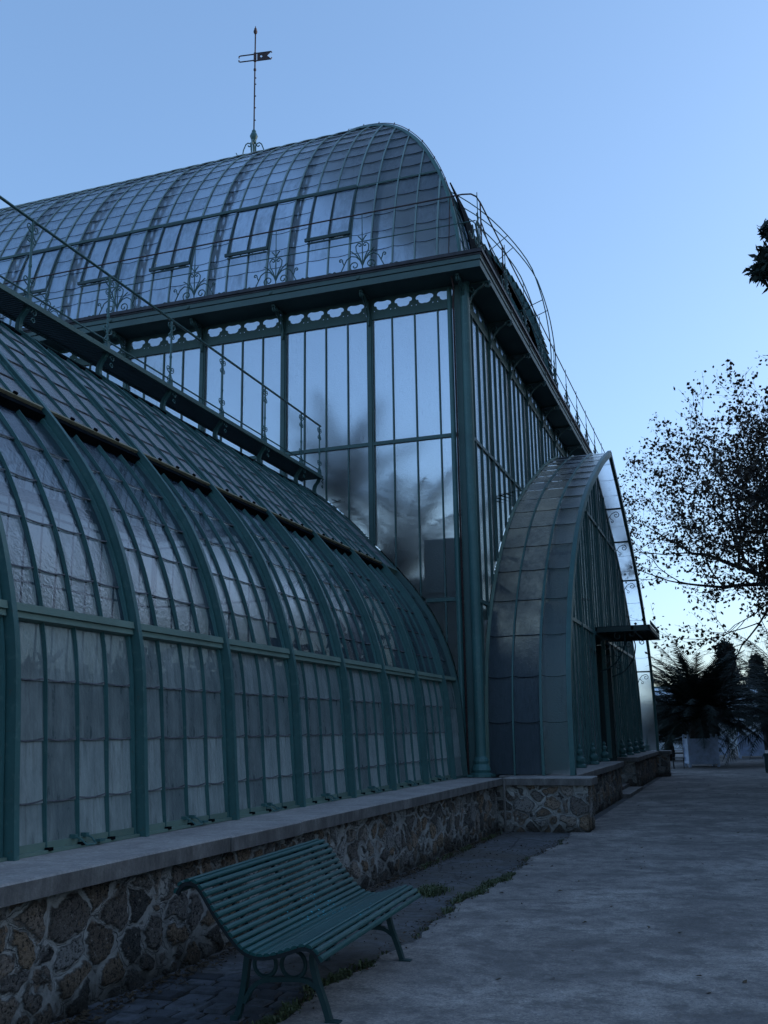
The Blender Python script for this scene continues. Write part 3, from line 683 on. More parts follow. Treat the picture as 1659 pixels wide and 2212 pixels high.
# gutter cornice all round
GX, GY, GX2, GY2 = -3.90, 17.02, -24.9, 38.9
mb = MB()
def ring(mb, o0, i0, z0, z1):
    """flat ring box: outer offset o0 from the gutter edge, inner offset i0"""
    ax0, ay0, ax1, ay1 = GX2+o0, GY+o0, GX-o0, GY2-o0; bx0, by0, bx1, by1 = GX2+i0, GY+i0, GX-i0, GY2-i0
    O = [(ax0,ay0),(ax1,ay0),(ax1,ay1),(ax0,ay1)]; I = [(bx0,by0),(bx1,by0),(bx1,by1),(bx0,by1)]
    vs = [(x,y,z0) for x,y in O]+[(x,y,z0) for x,y in I]+[(x,y,z1) for x,y in O]+[(x,y,z1) for x,y in I]; fs = []
    for i in range(4):
        j = (i+1) % 4; fs += [(i,j,j+8,i+8), (i+4,i+12,j+12,j+4), (i+8,j+8,j+12,i+12), (i,i+4,j+4,j)]
    mb.add(vs, fs)
ring(mb, .03, .70, 10.36, 10.40); ring(mb, .03, .06, 10.40, 10.49); ring(mb, .05, .08, 10.49, 10.51); ring(mb, .015, .05, 10.51, 10.60)
gut = mb.build('cornice', M['fascia'], hall)
mb = MB(); ring(mb, .0, .05, 10.603, 10.64); ring(mb, -.03, .04, 10.64, 10.71); mb.build('gutter_lip', M['gutter'], gut)
mb = MB(); ring(mb, .06, .80, 10.60, 10.62); mb.build('gutter_floor', M['gutter'], gut)
mb = MB()
for x in [-6.42-1.925*i for i in range(8)]: mb.lathe((x,0,0), [(.045,0),(.04,.012),(.015,.02)], 10)
vs = mb.v; mb.v = [(x, GY+.012-z, 10.555+y) for x, y, z in vs]; m2 = MB()
for i in range(9): m2.lathe((0,0,0), [(.045,0),(.04,.012),(.015,.02)], 10); n_ = 30; m2.v[-n_:] = [(GX-.012+z, 19.8+2.045*i+x, 10.555+y) for x, y, z in m2.v[-n_:]]
mb.add(m2.v, m2.f); mb.build('rosette', M['fascia'], gut)
# consoles under the gutter
def console(org, d):
    mb = MB(); d = Vector(d); org = Vector(org); s_ = d.cross(Vector((0,0,1)))
    for off in (-.022, .022):
        P_ = [(0,-.55),(.05,-.42),(.10,-.30),(.2,-.18),(.33,-.1)]+[(.42+a, -.09+b) for a, b in spiral(1.1, .075, .02, 2.4, 16, -1)]
        mb.tube([org+d*a+Vector((0,0,b))+s_*off for a, b in P_], .016, 5)
        mb.tube([org+d*a+Vector((0,0,b))+s_*off for a, b in [(.02,-.14)]+[(.10+a, -.16+b) for a, b in spiral(1.1, .07, .015, 2.2, 14, -1)]], .012, 5)
    mb.bar(org+Vector((0,0,-.03)), org+d*.5+Vector((0,0,-.03)), .07, .03)
    mb.bar(org+d*.01+Vector((0,0,-.6)), org+d*.01+Vector((0,0,-.02)), .09, .03, (1,0,0))
    return mb
c0 = console((-6.42,YW-.05,10.36), (0,-1,0)).build('console', M['paint_old'], hall)
for i in range(1, 8): copy_at(c0, (-1.925*i, 0, 0))
c1 = console((XW+.05,YW+2.045,10.36), (1,0,0)).build('console', M['paint_old'], hall)
for i in range(1, 9): copy_at(c1, (0, 2.045*i, 0))
console((-4.42,YW-.05,10.36), (0,-1,0)).build('console', M['paint_old'], hall); console((-4.38,YW,10.36), (1,0,0)).build('console', M['paint_old'], hall)

# roof: four curved faces meeting on hips
VP = Profile([(0,10.62),(.04,11.2),(.16,12.0),(.42,12.95),(.75,13.75),(1.18,14.55),(1.80,15.40),(2.5,16.1),(3.6,16.93),(5.0,17.75),(6.5,18.5),(8.4,19.3),(10.0,19.8)], 5)
def roof_pt(face, u, s, off=0):
    """u: position along the face; s: arc length up the profile"""
    d, z = VP.at(s); td, tz_ = VP.tan(s); d = d-tz_*off; z = z+td*off
    if face == 'S': return Vector((u, YW+.05+d, z))
    if face == 'N': return Vector((u, 38.15-d, z))
    if face == 'E': return Vector((XW-.03-d, u, z))
    return Vector((-24.35+d, u, z))
def face_lim(face, s):
    d = VP.at(s)[0]
    return (-24.35+d, XW-.03-d) if face in 'SN' else (YW+.05+d, 38.15-d)
sd_ = list(np.arange(0, VP.L, .46)); sd_.append(VP.L)
roofs = {}
SV0 = min(sd_, key=lambda q: abs(q-float(np.interp(12.2, VP.p[:,1], VP.s)))); SV1 = min(sd_, key=lambda q: abs(q-float(np.interp(13.44, VP.p[:,1], VP.s))))
for face in 'SENW':
    lo0, hi0 = face_lim(face, 0); n = 42; us = np.linspace(lo0, hi0, n)
    if face in 'SN': us = np.array([lo0]+[-4.5-.48125*i for i in range(40,0,-1)]+[hi0])
    mb = MB(); bb = MB(); ll = MB(); tr_ = MB()
    for a, b in zip(sd_[:-1], sd_[1:]):
        la, ha = face_lim(face, a); lb, hb = face_lim(face, b)
        for j in range(n-1):
            u0, u1 = us[j], us[j+1]; a0, a1 = max(u0, la), min(u1, ha); b0, b1 = max(u0, lb), min(u1, hb)
            if a1-a0 < .01: continue
            if face == 'S' and a > SV0-.01 and b < SV1+.01 and (n-1-j-1) % 4 in (1, 2) and 5 <= n-1-j-1 < 38: continue
            b0, b1 = (b0, b1) if b1 > b0 else ((b0+b1)/2-.001, (b0+b1)/2+.001)
            vs = []; 
            for i, s_ in enumerate(np.linspace(a-(.022 if a > .1 else 0), b, 4)):
                t_ = i/3; o_ = .012*(1-t_); vs += [roof_pt(face, a0+(b0-a0)*t_, s_, o_), roof_pt(face, a1+(b1-a1)*t_, s_, o_)]
            mb.add(vs, [(0,1,3,2),(2,3,5,4),(4,5,7,6)])
            if a > .1 and face in 'SE':
                P_ = [roof_pt(face, a0+(a1-a0)*t_, a-.03*4*t_*(1-t_), .015) for t_ in (0,.25,.5,.75,1)]
                for p_, q_ in zip(P_[:-1], P_[1:]): ll.bar(p_, q_, .010, .008)
    for j, u in enumerate(us):
        smax = VP.L
        for s_ in np.arange(0, VP.L, .05):
            la, ha = face_lim(face, s_)
            if u < la-.001 or u > ha+.001: smax = s_; break
        if smax < .3: continue
        S = np.linspace(0, smax, max(3, int(smax/.22))); w_ = .014 if j % 4 else .02
        pts = [roof_pt(face, u, s_, 0) for s_ in S]; nd = [(roof_pt(face, u, s_, .1)-roof_pt(face, u, s_, 0))*10 for s_ in S]
        bb.strip(pts, (1,0,0) if face in 'SN' else (0,1,0), w_, nd, -.02, .035)
        if (j % 4 == 2 if face in 'EW' else (n-1-j) % 4 == 0):
            S2 = np.linspace(0, max(.5, smax-.4), max(3, int(smax/.4))); pts = [roof_pt(face, u, s_, 0) for s_ in S2]; nd = [(roof_pt(face, u, s_, .1)-roof_pt(face, u, s_, 0))*10 for s_ in S2]
            wd = (1,0,0) if face in 'SN' else (0,1,0)
            tr_.strip(pts, wd, .05, nd, -.10, -.08); tr_.strip(pts, wd, .035, nd, -.34, -.32)
            for i in range(len(S2)-1):
                a_ = Vector(pts[i])-nd[i]*.09; b_ = Vector(pts[i+1])-nd[i+1]*.33; tr_.bar(a_, b_, .03, .03); a_ = Vector(pts[i])-nd[i]*.33; b_ = Vector(pts[i+1])-nd[i+1]*.09; tr_.bar(a_, b_, .03, .03)
    nm = {'S':'south','E':'east','N':'north','W':'west'}[face]
    gl_ = mb.build('roof_glazing', M['glass_roof'], hall, smooth=True); bb.build('glazing_bar', M['lattice'] if face == 'S' else M['paint_old'], gl_)
    if ll.v: ll.build('lap_joint', M['dark_void'], gl_)
    tr_.build('roof_truss', M['lattice'], hall)
# hip ribs with a light handrail above
for sx_, sy_ in ((1,1),(1,-1),(-1,1),(-1,-1)):
    P_ = []
    for s_ in np.arange(0, VP.L, .2):
        d, z = VP.at(s_); P_.append(Vector(((XW-.03-d) if sx_ > 0 else (-24.35+d), (YW+.05+d) if sy_ > 0 else (38.15-d), z)))
    mb = MB(); mb.tube([p_+Vector((0,0,.02)) for p_ in P_], .045, 6); mb.build('hip_rib', M['paint'], hall, smooth=True)
    if sx_ > 0 and sy_ > 0:
        mb = MB(); Q = [p_+Vector((.05,-.02,.06)) for p_ in P_[8:]]; mb.tube(Q, .010, 5)
        for p_ in P_[8::4]: mb.tube([p_, p_+Vector((.05,-.02,.10))], .012, 5)
        mb.build('hip_rail', M['rust'], hall)
mb = MB(); mb.box((XC-.5,YC-.5,19.6), (XC+.5,YC+.5,19.95)); mb.build('ridge_cap', M['paint_old'], hall)
# vent windows in the south roof
s0, s1_ = SV0, SV1
def vent(u0, u1, off=.07):
    mb = MB(); n_ = 7; S = np.linspace(s0, s1_, n_)
    for u in (u0, (u0+u1)/2, u1):
        w_ = .022 if u != (u0+u1)/2 else .012
        pts = [roof_pt('S', u, s_, .02+off*(1-i/(n_-1))) for i, s_ in enumerate(S)]; nd = [(roof_pt('S', u, s_, .1)-roof_pt('S', u, s_, 0))*10 for s_ in S]
        mb.strip(pts, (1,0,0), w_, nd, 0, .03)
    mb.bar(roof_pt('S', u0-.05, s0, .05+off), roof_pt('S', u1+.03, s0, .05+off), .05, .07); mb.bar(roof_pt('S', u0, s0-.07, .02+off), roof_pt('S', u1, s0-.07, .02+off), .03, .03)
    mb.bar(roof_pt('S', u0-.03, s1_, .05), roof_pt('S', u1+.03, s1_, .05), .05, .05)
    return mb
us_ = np.array([-4.48]+[-4.5-.48125*i for i in range(1,42)])      # descending from the east corner
for k in range(5, 38, 4):
    v_ = vent(us_[k+2], us_[k]).build('vent_window', M['paint_dark'], hall)
    m3 = MB(); S = np.linspace(s0, s1_, 5); c_ = [(us_[k+2]+.02, (us_[k]+us_[k+2])/2-.015), ((us_[k]+us_[k+2])/2+.015, us_[k]-.02)]
    for ua, ub in c_:
        vs = []
        for i, s_ in enumerate(S): vs += [roof_pt('S', ua, s_, .03+.07*(1-i/4)), roof_pt('S', ub, s_, .03+.07*(1-i/4))]
        m3.add(vs, [(2*i,2*i+1,2*i+3,2*i+2) for i in range(4)])
    m3.build('pane', M['glass_roof'], v_, smooth=True)
mb = MB(); mb.bar(roof_pt('S', us_[5], s1_+.05, .045), roof_pt('S', -22.5, s1_+.05, .045), .05, .06)
mb.bar(roof_pt('S', us_[1], s1_+.03, .02), roof_pt('S', us_[5], s1_+.03, .02), .03, .04); mb.build('roof_purlin', M['paint_old'], hall)
mb = MB(); mb.bar(roof_pt('E', 22, s0, .06), roof_pt('E', 19.2, s0, .06), .07, .05)      # open vents on the east face, seen edge on
for ya in (19.3, 21.9):
    S = np.linspace(s0-.9, s1_-.1, 6); pts = [roof_pt('E', ya, s_, .05+.04*i/5) for i, s_ in enumerate(S)]; nd = [(roof_pt('E', ya, s_, .1)-roof_pt('E', ya, s_, 0))*10 for s_ in S]
    mb.strip(pts, (0,1,0), .6, nd, 0, .03)
mb.build('vent_window', M['dark_void'], hall)

# railings on the gutter
mb = MB(); zr = 11.97
P_ = [(-24.5,17.12,zr),(-12,17.12,zr),(-4.25,17.12,zr),(-4.08,17.15,zr-.01),(-4.0,17.24,zr-.03),(-3.97,17.5,zr-.05),(-3.97,24,zr-.02),(-3.97,38.7,zr-.02)]
rail = MB(); rail.tube(P_, .016, 6); rail = rail.build('eave_railing', M['rust'], hall, smooth=True)
mb = MB(); mb.tube([(-24.5,17.12,11.36),(-4.0,17.12,11.36)], .012, 5); mb.tube([(-3.97,17.12,11.36),(-3.97,38.7,11.33)], .012, 5); mb.build('lower_rail', M['paint_old'], rail)
def acroterion(ax):
    """wrought scroll plant: (along, up) curves"""
    out = []
    out.append([(0,0),(0,.85)])
    for s_ in (-1, 1):
        m_ = lambda L: [(s_*a, b) for a, b in L]
        out.append(m_([(0,.05),(.05,.03),(.12,.02)]+[(.17+a, .14+b) for a, b in spiral(1.35, .12, .02, -1.9, 20, 1)]))
        out.append(m_([(0,.12),(.05,.24),(.13,.33),(.24,.36),(.34,.30),(.40,.18),(.46,.06),(.54,.02)]+[(.60+a, .05+b) for a, b in spiral(1.0, .045, .012, -1.9, 12, 1)]))
        out.append(m_([(.40,.20),(.43,.28)]+[(.47+a, .30+b) for a, b in spiral(.9, .04, .012, 3.0, 12, -1)]))
        out.append(m_([(.64,.02),(.68,.07)]+[(.72+a, .04+b) for a, b in spiral(.8, .04, .012, 2.5, 10, -1)]))
        out.append(m_([(0,.16),(.06,.32),(.13,.46),(.14,.56),(.09,.62)]+[(.06+a, .575+b) for a, b in spiral(.8, .045, .012, 1.3, 10, 1)]))
        out.append(m_([(.02,.2),(.12,.36),(.23,.46),(.26,.47)])); out.append(m_([(0,.66),(.05,.74),(.09,.78)]))
    return out
def acro_mesh(ox, oy, ax):
    mb = MB(); ax = Vector(ax); o_ = Vector((ox, oy, 10.70))
    for L in acroterion(0): mb.tube([o_+ax*a+Vector((0,0,b)) for a, b in L], .0125, 5)
    mb.tube([o_+Vector((0,0,.8)), o_+Vector((0,0,1.27))], .009, 5); return mb
a0 = acro_mesh(-6.34,17.10,(1,0,0)).build('railing_post', M['paint_old'], rail)
for i in range(1, 8): copy_at(a0, (-1.915*i, 0, 0))
a1 = acro_mesh(-3.93,19.45,(0,1,0)).build('railing_post', M['paint_old'], rail)
for i in range(1, 9): copy_at(a1, (0, 2.03*i, 0))
a2 = acro_mesh(-3.96,17.15,(0,1,0)).build('corner_scroll', M['paint_old'], rail)
mb = MB(); mb.tube([(-3.97,17.45,10.7),(-3.97,17.45,11.93)], .016, 5); mb.tube([(-3.97,19.42,10.7),(-3.97,19.42,11.95)], .016, 5); mb.tube([(-3.97,17.5,11.5),(-3.97,19.4,10.9)], .012, 5)
mb.tube([(-4.56,17.12,10.7),(-4.50,17.12,11.95)], .012, 5); mb.build('rail_stay', M['rust'], rail)
# stair climbing the middle of the east roof
stair = MB(); Ya, Yb = 25.5, 26.2
S = np.linspace(.4, VP.L*.45, 22)
for yy in (Ya, Yb): stair.strip([roof_pt('E', yy, s_, .12) for s_ in S], (0,1,0), .02, [(roof_pt('E', yy, s_, .1)-roof_pt('E', yy, s_, 0))*10 for s_ in S], .0, .16)
stair = stair.build('roof_stair', M['paint'], hall)
mb = MB(); z = 11.1
while z < 17.6:
    d = float(np.interp(z, VP.p[:,1], VP.p[:,0])); x = XW-.03-d; mb.box((x+.06,Ya,z), (x+.48,Yb,z+.02)); mb.box((x+.24,Ya,z-.2), (x+.26,Yb,z)); 
    mb.add([(x+.06,Ya-.02,z-.22),(x+.48,Ya-.02,z-.22),(x+.46,Ya-.02,z+.02),(x+.06,Ya-.02,z+.02)], [(0,1,2,3)]); z += .22
mb.build('step', M['paint'], stair)
mb = MB()
for yy in (Ya-.03, Yb+.03):
    for off in ((1., .62) if yy < 26 else (1.,)): mb.tube([roof_pt('E', yy, s_, off*min(1,.42+.22*s_/1.3)) for s_ in S], .016, 5)
    for s_ in S[::7]: mb.tube([roof_pt('E', yy, s_, .1), roof_pt('E', yy, s_, min(1,.42+.22*s_/1.3))], .013, 5)
mb.build('stair_rail', M['paint_old'], stair)
mb = MB(); mb.box((-24.2,YW,-.01), (-4.6,38.1,.06)); mb.build('floor', M['soil'], hall)

# weathervane
vane = thing('weathervane', (XC,YC,19.9), 'rusty iron weathervane with swallowtail flag on the tall hall roof', 'weathervane')
mb = MB(); mb.tube([(XC,YC,22.45),(XC,YC,26.45)], .026, 6); mb.lathe((XC,YC,26.42), [(.02,0),(.05,.03),(.075,.1),(.06,.16),(.04,.19),(.05,.22),(.02,.27),(.01,.34)], 8)
mb.lathe((XC,YC,24.9), [(.02,0),(.05,.03),(.05,.09),(.02,.13)], 8)
for z in (22.9,23.4,23.87,24.35,24.6): mb.box((XC,YC-.015,z), (XC+.06,YC+.015,z+.03))
mb.build('mast', M['rust'], vane)
mb = MB(); cu_ = [(-.60,.0),(0,0),(.62,0)]
dv = Vector((.985,.17,0))
def vp_(a, b): return Vector((XC,YC,25.33))+dv*a+Vector((0,0,b))
mb.tube([vp_(.0,.27), vp_(-.55,.27), vp_(-.60,.25), vp_(-.60,.19)], .024, 6); mb.tube([vp_(.0,.02), vp_(-.55,.02), vp_(-.60,.04), vp_(-.60,.10)], .024, 6)
mb.tube([vp_(0,.30), vp_(.60,.30), vp_(.62,.25)], .022, 6); mb.tube([vp_(0,-.01), vp_(.60,-.01), vp_(.62,.05)], .022, 6)
mb.lathe((XC,YC,25.28), [(.03,0),(.055,.02),(.055,.36),(.03,.39)], 8); mb.build('arrow', M['rust'], vane)
cu = bpy.data.curves.new('tmp', 'CURVE'); cu.dimensions = '2D'; cu.fill_mode = 'BOTH'; cu.extrude = .008
for L in ([(.08,0),(.60,0),(.45,.15),(.60,.29),(.08,.29)], [(.23+.062*(1 if i % 2 else .5)*math.cos(i*math.pi/5+.3), .15+.062*(1 if i % 2 else .5)*math.sin(i*math.pi/5+.3)) for i in range(10)]):
    s_ = cu.splines.new('POLY'); s_.points.add(len(L)-1); s_.use_cyclic_u = True
    for q, p_ in zip(s_.points, L): q.co = (*p_, 0, 1)
ob = bpy.data.objects.new('tmp', cu); C.objects.link(ob); dg = bpy.context.evaluated_depsgraph_get(); me = ob.evaluated_get(dg).to_mesh()
mb = MB(); nv = dv.cross(Vector((0,0,1))); mb.add([vp_(v_.co.x, v_.co.y)+nv*v_.co.z for v_ in me.vertices], [tuple(p_.vertices) for p_ in me.polygons])
ob.evaluated_get(dg).to_mesh_clear(); bpy.data.objects.remove(ob); mb.build('flag', M['rust'], vane)
mb = MB(); mb.lathe((XC,YC,22.0), [(.05,0),(.08,.05),(.06,.1),(.10,.16),(.145,.28),(.10,.40),(.06,.43),(.08,.48),(.03,.56)], 12); mb.build('ball', M['paint'], vane, smooth=True)
mb = MB()
for k in range(4):
    a = k*math.pi/2+.3; d = Vector((math.cos(a), math.sin(a), 0)); o_ = Vector((XC,YC,20.25))
    mb.tube([o_+d*.12, o_+d*.06+Vector((0,0,2.15))], .022, 5)
    P2 = [(.34,.3),(.42,1.0),(.36,1.5),(.28,1.72),(.2,1.78)]+[(.17+x_, 1.68+y_) for x_, y_ in spiral(.8, .09, .02, 1.4, 12, 1)]
    mb.tube([o_+d*x_+Vector((0,0,y_)) for x_, y_ in P2], .022, 5)
    mb.tube([o_+d*.3+Vector((0,0,.9)), o_+d*.5+Vector((0,0,1.15)), o_+d*.62+Vector((0,0,1.4))], .016, 5)
mb.build('scroll', M['paint'], vane)

# ================================================================== PORCH
porch = thing('entrance_porch', (-3.4,PYC,0), 'pointed-arch glass entrance porch projecting from the tall hall towards the path', 'porch')
Xs = [-2.86, -3.38, -3.90, XW+.06]
def pp(side, s, off=0):
    d, z = PP_.at(s); td, tz_ = PP_.tan(s); d -= tz_*off; z += td*off
    return (PY0+d, z) if side < 0 else (2*PYC-PY0-d, z)
for side in (-1, 1):
    laps = [0.02]+list(np.arange(.95, PP_.L-.3, .83))+[PP_.L]
    mb = MB(); ll = MB(); ov = MB()
    for xa, xb in zip(Xs[1:], Xs[:-1]):
        for a, b in zip(laps[:-1], laps[1:]):
            S = np.linspace(a-(.035 if a > .1 else 0), b, 5); vs = []
            for i, s_ in enumerate(S):
                q = pp(side, s_, .012*(1-i/4)); vs += [(xa+.02, q[0], q[1]), (xb-.02, q[0], q[1])]
            (ov if xb == Xs[0] else mb).add(vs, [(2*i,2*i+1,2*i+3,2*i+2) for i in range(4)])
        for a in laps[1:-1]:
            P_ = [(xa+(xb-xa)*t_, *pp(side, a-.03*4*t_*(1-t_), .016)) for t_ in (0,.25,.5,.75,1)]
            for p_, q_ in zip(P_[:-1], P_[1:]): ll.bar(p_, q_, .012, .008)
    gl_ = mb.build('vault_glazing', M['glass_porch'], porch, smooth=True); ov.build('overhang_glazing', M['glass_hall'], porch, smooth=True); ll.build('lap_joint', M['dark_void'], gl_)
    for x_, w_, d0, d1, nm in ((Xs[0], .045, -.12, .05, 'rim_rib'), (Xs[1], .025, -.10, .04, 'rib'), (Xs[2], .016, -.04, .035, 'rib'), (Xs[3], .03, -.04, .05, 'wall_flashing')):
        S = np.linspace(0, PP_.L, 46); pts = [(x_, *pp(side, s_)) for s_ in S]; nd = []
        for s_ in S: a = np.array(pp(side, s_, .1)); b = np.array(pp(side, s_, 0)); nd.append((0, *((a-b)*10)))
        mb = MB(); mb.strip(pts, (1,0,0), w_, nd, d0, d1); mb.build(nm, M['ledge'] if nm == 'wall_flashing' else M['paint'], porch)
    for zz in (8.45, 7.7, 6.7, 5.3, 3.75):         # ties and scrolls that carry the overhanging rim
        s_ = PP_.s_of_z(zz); q = pp(side, s_, -.14); mb = MB()
        a = Vector((Xs[1]+.02, q[0], q[1])); b = Vector((Xs[0]-.04, q[0], q[1])); mb.bar(a, b, .05, .05)
        L = [(.02,-.42),(.07,-.28),(.17,-.15),(.29,-.1)]+[(.31+x_, -.2+y_) for x_, y_ in spiral(1.2, .10, .02, 1.7, 18, -1)]
        mb.tube([a+Vector((x_,0,y_)) for x_, y_ in L], .012, 5); L = [(.1,-.25),(.16,-.33)]+[(.17+x_, -.39+y_) for x_, y_ in spiral(.9, .055, .015, 1.4, 10, -1)]
        mb.tube([a+Vector((x_,0,y_)) for x_, y_ in L], .010, 5); mb.build('rim_bracket', M['paint_dark'], porch)
# gable wall
GXp = -3.40; GI = .06
def gz_(y): return porch_z(y)-.08
ymaj = [PYC+2.045*i for i in range(-5, 6)]
mb = MB(); mj = MB(); ft = MB()
for i, y in enumerate(np.arange(PY0+.15, 2*PYC-PY0, 2.045/4)):
    if gz_(y) > 1.2: 
        z0_ = .92
        if 26.15 < y < 29.8: z0_ = 4.15
        mb.box((GXp-.02,y-.012,z0_), (GXp+.035,y+.012,gz_(y)))
mb.build('glazing_bar', M['paint'], porch)
for y in ymaj:
    if gz_(y) > 1.5: mj.box((GXp-.04,y-.03,.92), (GXp+.07,y+.03,gz_(y)))
mj.build('mullion', M['paint'], porch)
for y in ymaj:
    if abs(y-PYC) < .1 or y < 19: continue
    ft.lathe((GXp+.13,y,.9), [(.13,0),(.13,.05),(.07,.08),(.11,.15),(.10,.2),(.04,.25),(.07,.31),(.07,.35),(.03,.39),(.045,.44),(.0,.5)], 10)
ft.build('baluster_foot', M['paint'], porch)
mb = MB()
for z in (4.10, 7.30):
    ys = [y for y in np.arange(PY0, 38, .05) if gz_(y) > z+.05]; mb.box((GXp-.03,min(ys),z), (GXp+.05,max(ys),z+.08))
mb.box((GXp-.03,PY0+.1,.905), (GXp+.05,26.2,.95)); mb.box((GXp-.03,29.7,.905), (GXp+.05,37.8,.95)); mb.build('transom', M['paint'], porch)
ysg = list(np.arange(PY0+.15, 37.8, 2.045/4)); mb = MB()
for a, b in zip(ysg[:-1], ysg[1:]):
    for z0_, z1_ in ((.93,4.1),(4.14,7.3),(7.34,9.5)):
        ta, tb = min(z1_, gz_(a)), min(z1_, gz_(b))
        if ta <= z0_ and tb <= z0_: continue
        if 26.15 < (a+b)/2 < 29.8 and z0_ < 4: continue
        mb.quad((GXp,a,z0_), (GXp,b,z0_), (GXp,b,max(tb,z0_)), (GXp,a,max(ta,z0_)))
mb.build('gable_glass', M['glass_gable'], porch)
# recessed door
mb = MB(); mb.box((GXp-.5,26.2,.1), (GXp-.44,29.7,4.1)); 
for y in (26.2,27.05,27.95,28.85,29.66): mb.box((GXp-.53,y,.1), (GXp-.38,y+.06,4.1))
mb.box((GXp-.5,26.15,.1), (GXp,26.2,4.1)); mb.box((GXp-.5,29.7,.1), (GXp,29.75,4.1)); mb.box((GXp-.52,26.15,4.105), (GXp-.02,29.75,4.16)); mb.build('door', M['paint_dark'], porch)
# canopy over the door
mb = MB(); zc = 4.26
for x_ in (-3.36,-2.43,-2.0): mb.box((x_-.03,26.4,zc-.06), (x_+.03,29.6,zc+.05))
for y in (26.4,29.57): mb.box((-3.36,y,zc-.09), (-1.98,y+.03,zc+.04))
can = mb.build('canopy', M['paint_dark'], porch)
mb = MB(); y = 26.55
while y < 29.55: mb.box((-3.33,y-.012,zc-.02), (-2.0,y+.012,zc+.045)); y += .33
mb.build('canopy_bar', M['paint_dark'], can)
mb = MB(); mb.box((-3.34,26.42,zc+.05), (-1.98,29.58,zc+.058)); mb.build('canopy_glass', simple('canopy_glass', (.02,.03,.05), .25, 4, .4, .1), can)
mb = MB(); y = 26.45
while y < 29.6: mb.tube([(-1.97,y+.055+.055*math.cos(a), zc+.12+.055*math.sin(a)) for a in np.linspace(0,6.28,12,endpoint=False)], .008, 4, True); y += .2
mb.build('canopy_crest', M['paint_dark'], can)
for y in (26.6,29.4):
    mb = MB()
    L = [(0,-1.1),(.35,-.95),(.62,-.6),(.7,-.25),(.66,-.05)]; mb.tube([(GXp+.05+a,y,zc+b) for a,b in catmull(L,5)], .018, 5)
    for cx,cz,r_ in ((.22,-.42,.2),(.52,-.2,.12),(.9,-.14,.11),(.2,-.8,.13)): mb.tube([(GXp+.05+cx+a,y,zc+cz+b) for a,b in spiral(1.3,r_,.02,.5,22,1)], .013, 5)
    mb.bar((GXp+.05,y,zc-.08),(-2.05,y,zc-.08),.03,.04); mb.build('canopy_bracket', M['paint_dark'], can)
# porch plinth
mb = MB(); wall_grid(mb, (-4.08,17.42), (-2.52,17.42), -.05, .775); wall_grid(mb, (-2.52,17.42), (-2.52,18.1), -.05, .775); wall_grid(mb, (-2.92,18.1), (-2.92,26.15), -.05, .775)
wall_grid(mb, (-3.9,29.8), (-2.92,29.8), -.05, .775); wall_grid(mb, (-2.92,29.8), (-2.92,37.7), -.05, .775); wall_grid(mb, (-2.92,37.7), (-2.52,37.7), -.05, .775, .04); wall_grid(mb, (-2.52,37.7), (-2.52,38.5), -.05, .775, .04)
pl = mb.build('plinth_wall', M['stone'], porch, smooth=True)
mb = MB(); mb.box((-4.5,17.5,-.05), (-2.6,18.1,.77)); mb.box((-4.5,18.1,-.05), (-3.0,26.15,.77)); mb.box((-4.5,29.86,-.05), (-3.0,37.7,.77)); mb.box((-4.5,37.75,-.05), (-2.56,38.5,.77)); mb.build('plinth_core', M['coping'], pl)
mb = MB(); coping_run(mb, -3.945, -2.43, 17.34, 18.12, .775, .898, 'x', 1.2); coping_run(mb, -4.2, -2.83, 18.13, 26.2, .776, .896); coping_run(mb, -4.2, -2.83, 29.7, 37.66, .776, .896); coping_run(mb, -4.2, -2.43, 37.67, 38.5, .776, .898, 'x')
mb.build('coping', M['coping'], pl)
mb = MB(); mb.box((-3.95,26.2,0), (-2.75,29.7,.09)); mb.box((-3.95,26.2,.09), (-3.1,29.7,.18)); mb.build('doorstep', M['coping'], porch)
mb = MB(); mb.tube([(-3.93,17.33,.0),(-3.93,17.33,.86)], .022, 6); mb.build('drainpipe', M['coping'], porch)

# dark duct box behind the glass by the corner
duct = thing('duct_box', (-5.0,18.1,3.0), 'dark green metal box behind the lowest hall panes beside the corner post', 'duct')
mb = MB(); mb.box((-5.45,17.95,4.27), (-4.62,18.5,5.3)); mb.box((-5.40,17.93,4.30), (-5.36,17.95,5.27)); mb.box((-4.72,17.93,4.30), (-4.68,17.95,5.27)); mb.build('casing', M['paint_dark'], duct)
mb = MB(); mb.box((-5.3,18.1,.06), (-5.2,18.2,4.27)); mb.box((-4.8,18.1,.06), (-4.7,18.2,4.27)); mb.build('stand', M['paint_dark'], duct)

# ================================================================== PALMS
def frond(mb, base, az, el, L, droop, nl=26, leaf=.42, w=.024):
    d = Vector((math.cos(az), math.sin(az), 0)); side = Vector((-math.sin(az), math.cos(az), 0)); pts = []; p_ = Vector(base); e = el; n_ = 12
    for i in range(n_+1):
        pts.append(p_.copy()); p_ = p_+(d*math.cos(e)+Vector((0,0,math.sin(e))))*L/n_; e -= droop/n_*(.5+i/n_)
    mb.tube(pts[::2], [.025*(1-i/7)+.004 for i in range(len(pts[::2]))], 3)
    for i in range(nl):
        t_ = .14+.86*i/nl; k_ = t_*n_; i0 = min(int(k_), n_-1); c = pts[i0].lerp(pts[i0+1], k_-i0); tg = (pts[i0+1]-pts[i0]).normalized(); nrm = side.cross(tg)
        ll_ = leaf*math.sin(math.pi*min(1, .22+t_*.8))**.6*random.uniform(.85,1.1)
        for sg in (-1, 1):
            v_ = (side*sg*.75+tg*.75+nrm*random.uniform(.05,.4)).normalized()*ll_; v_.z -= .06*ll_; pw = tg*w*1.4
            mb.add([c-pw, c+pw, c+v_], [(0,1,2)])
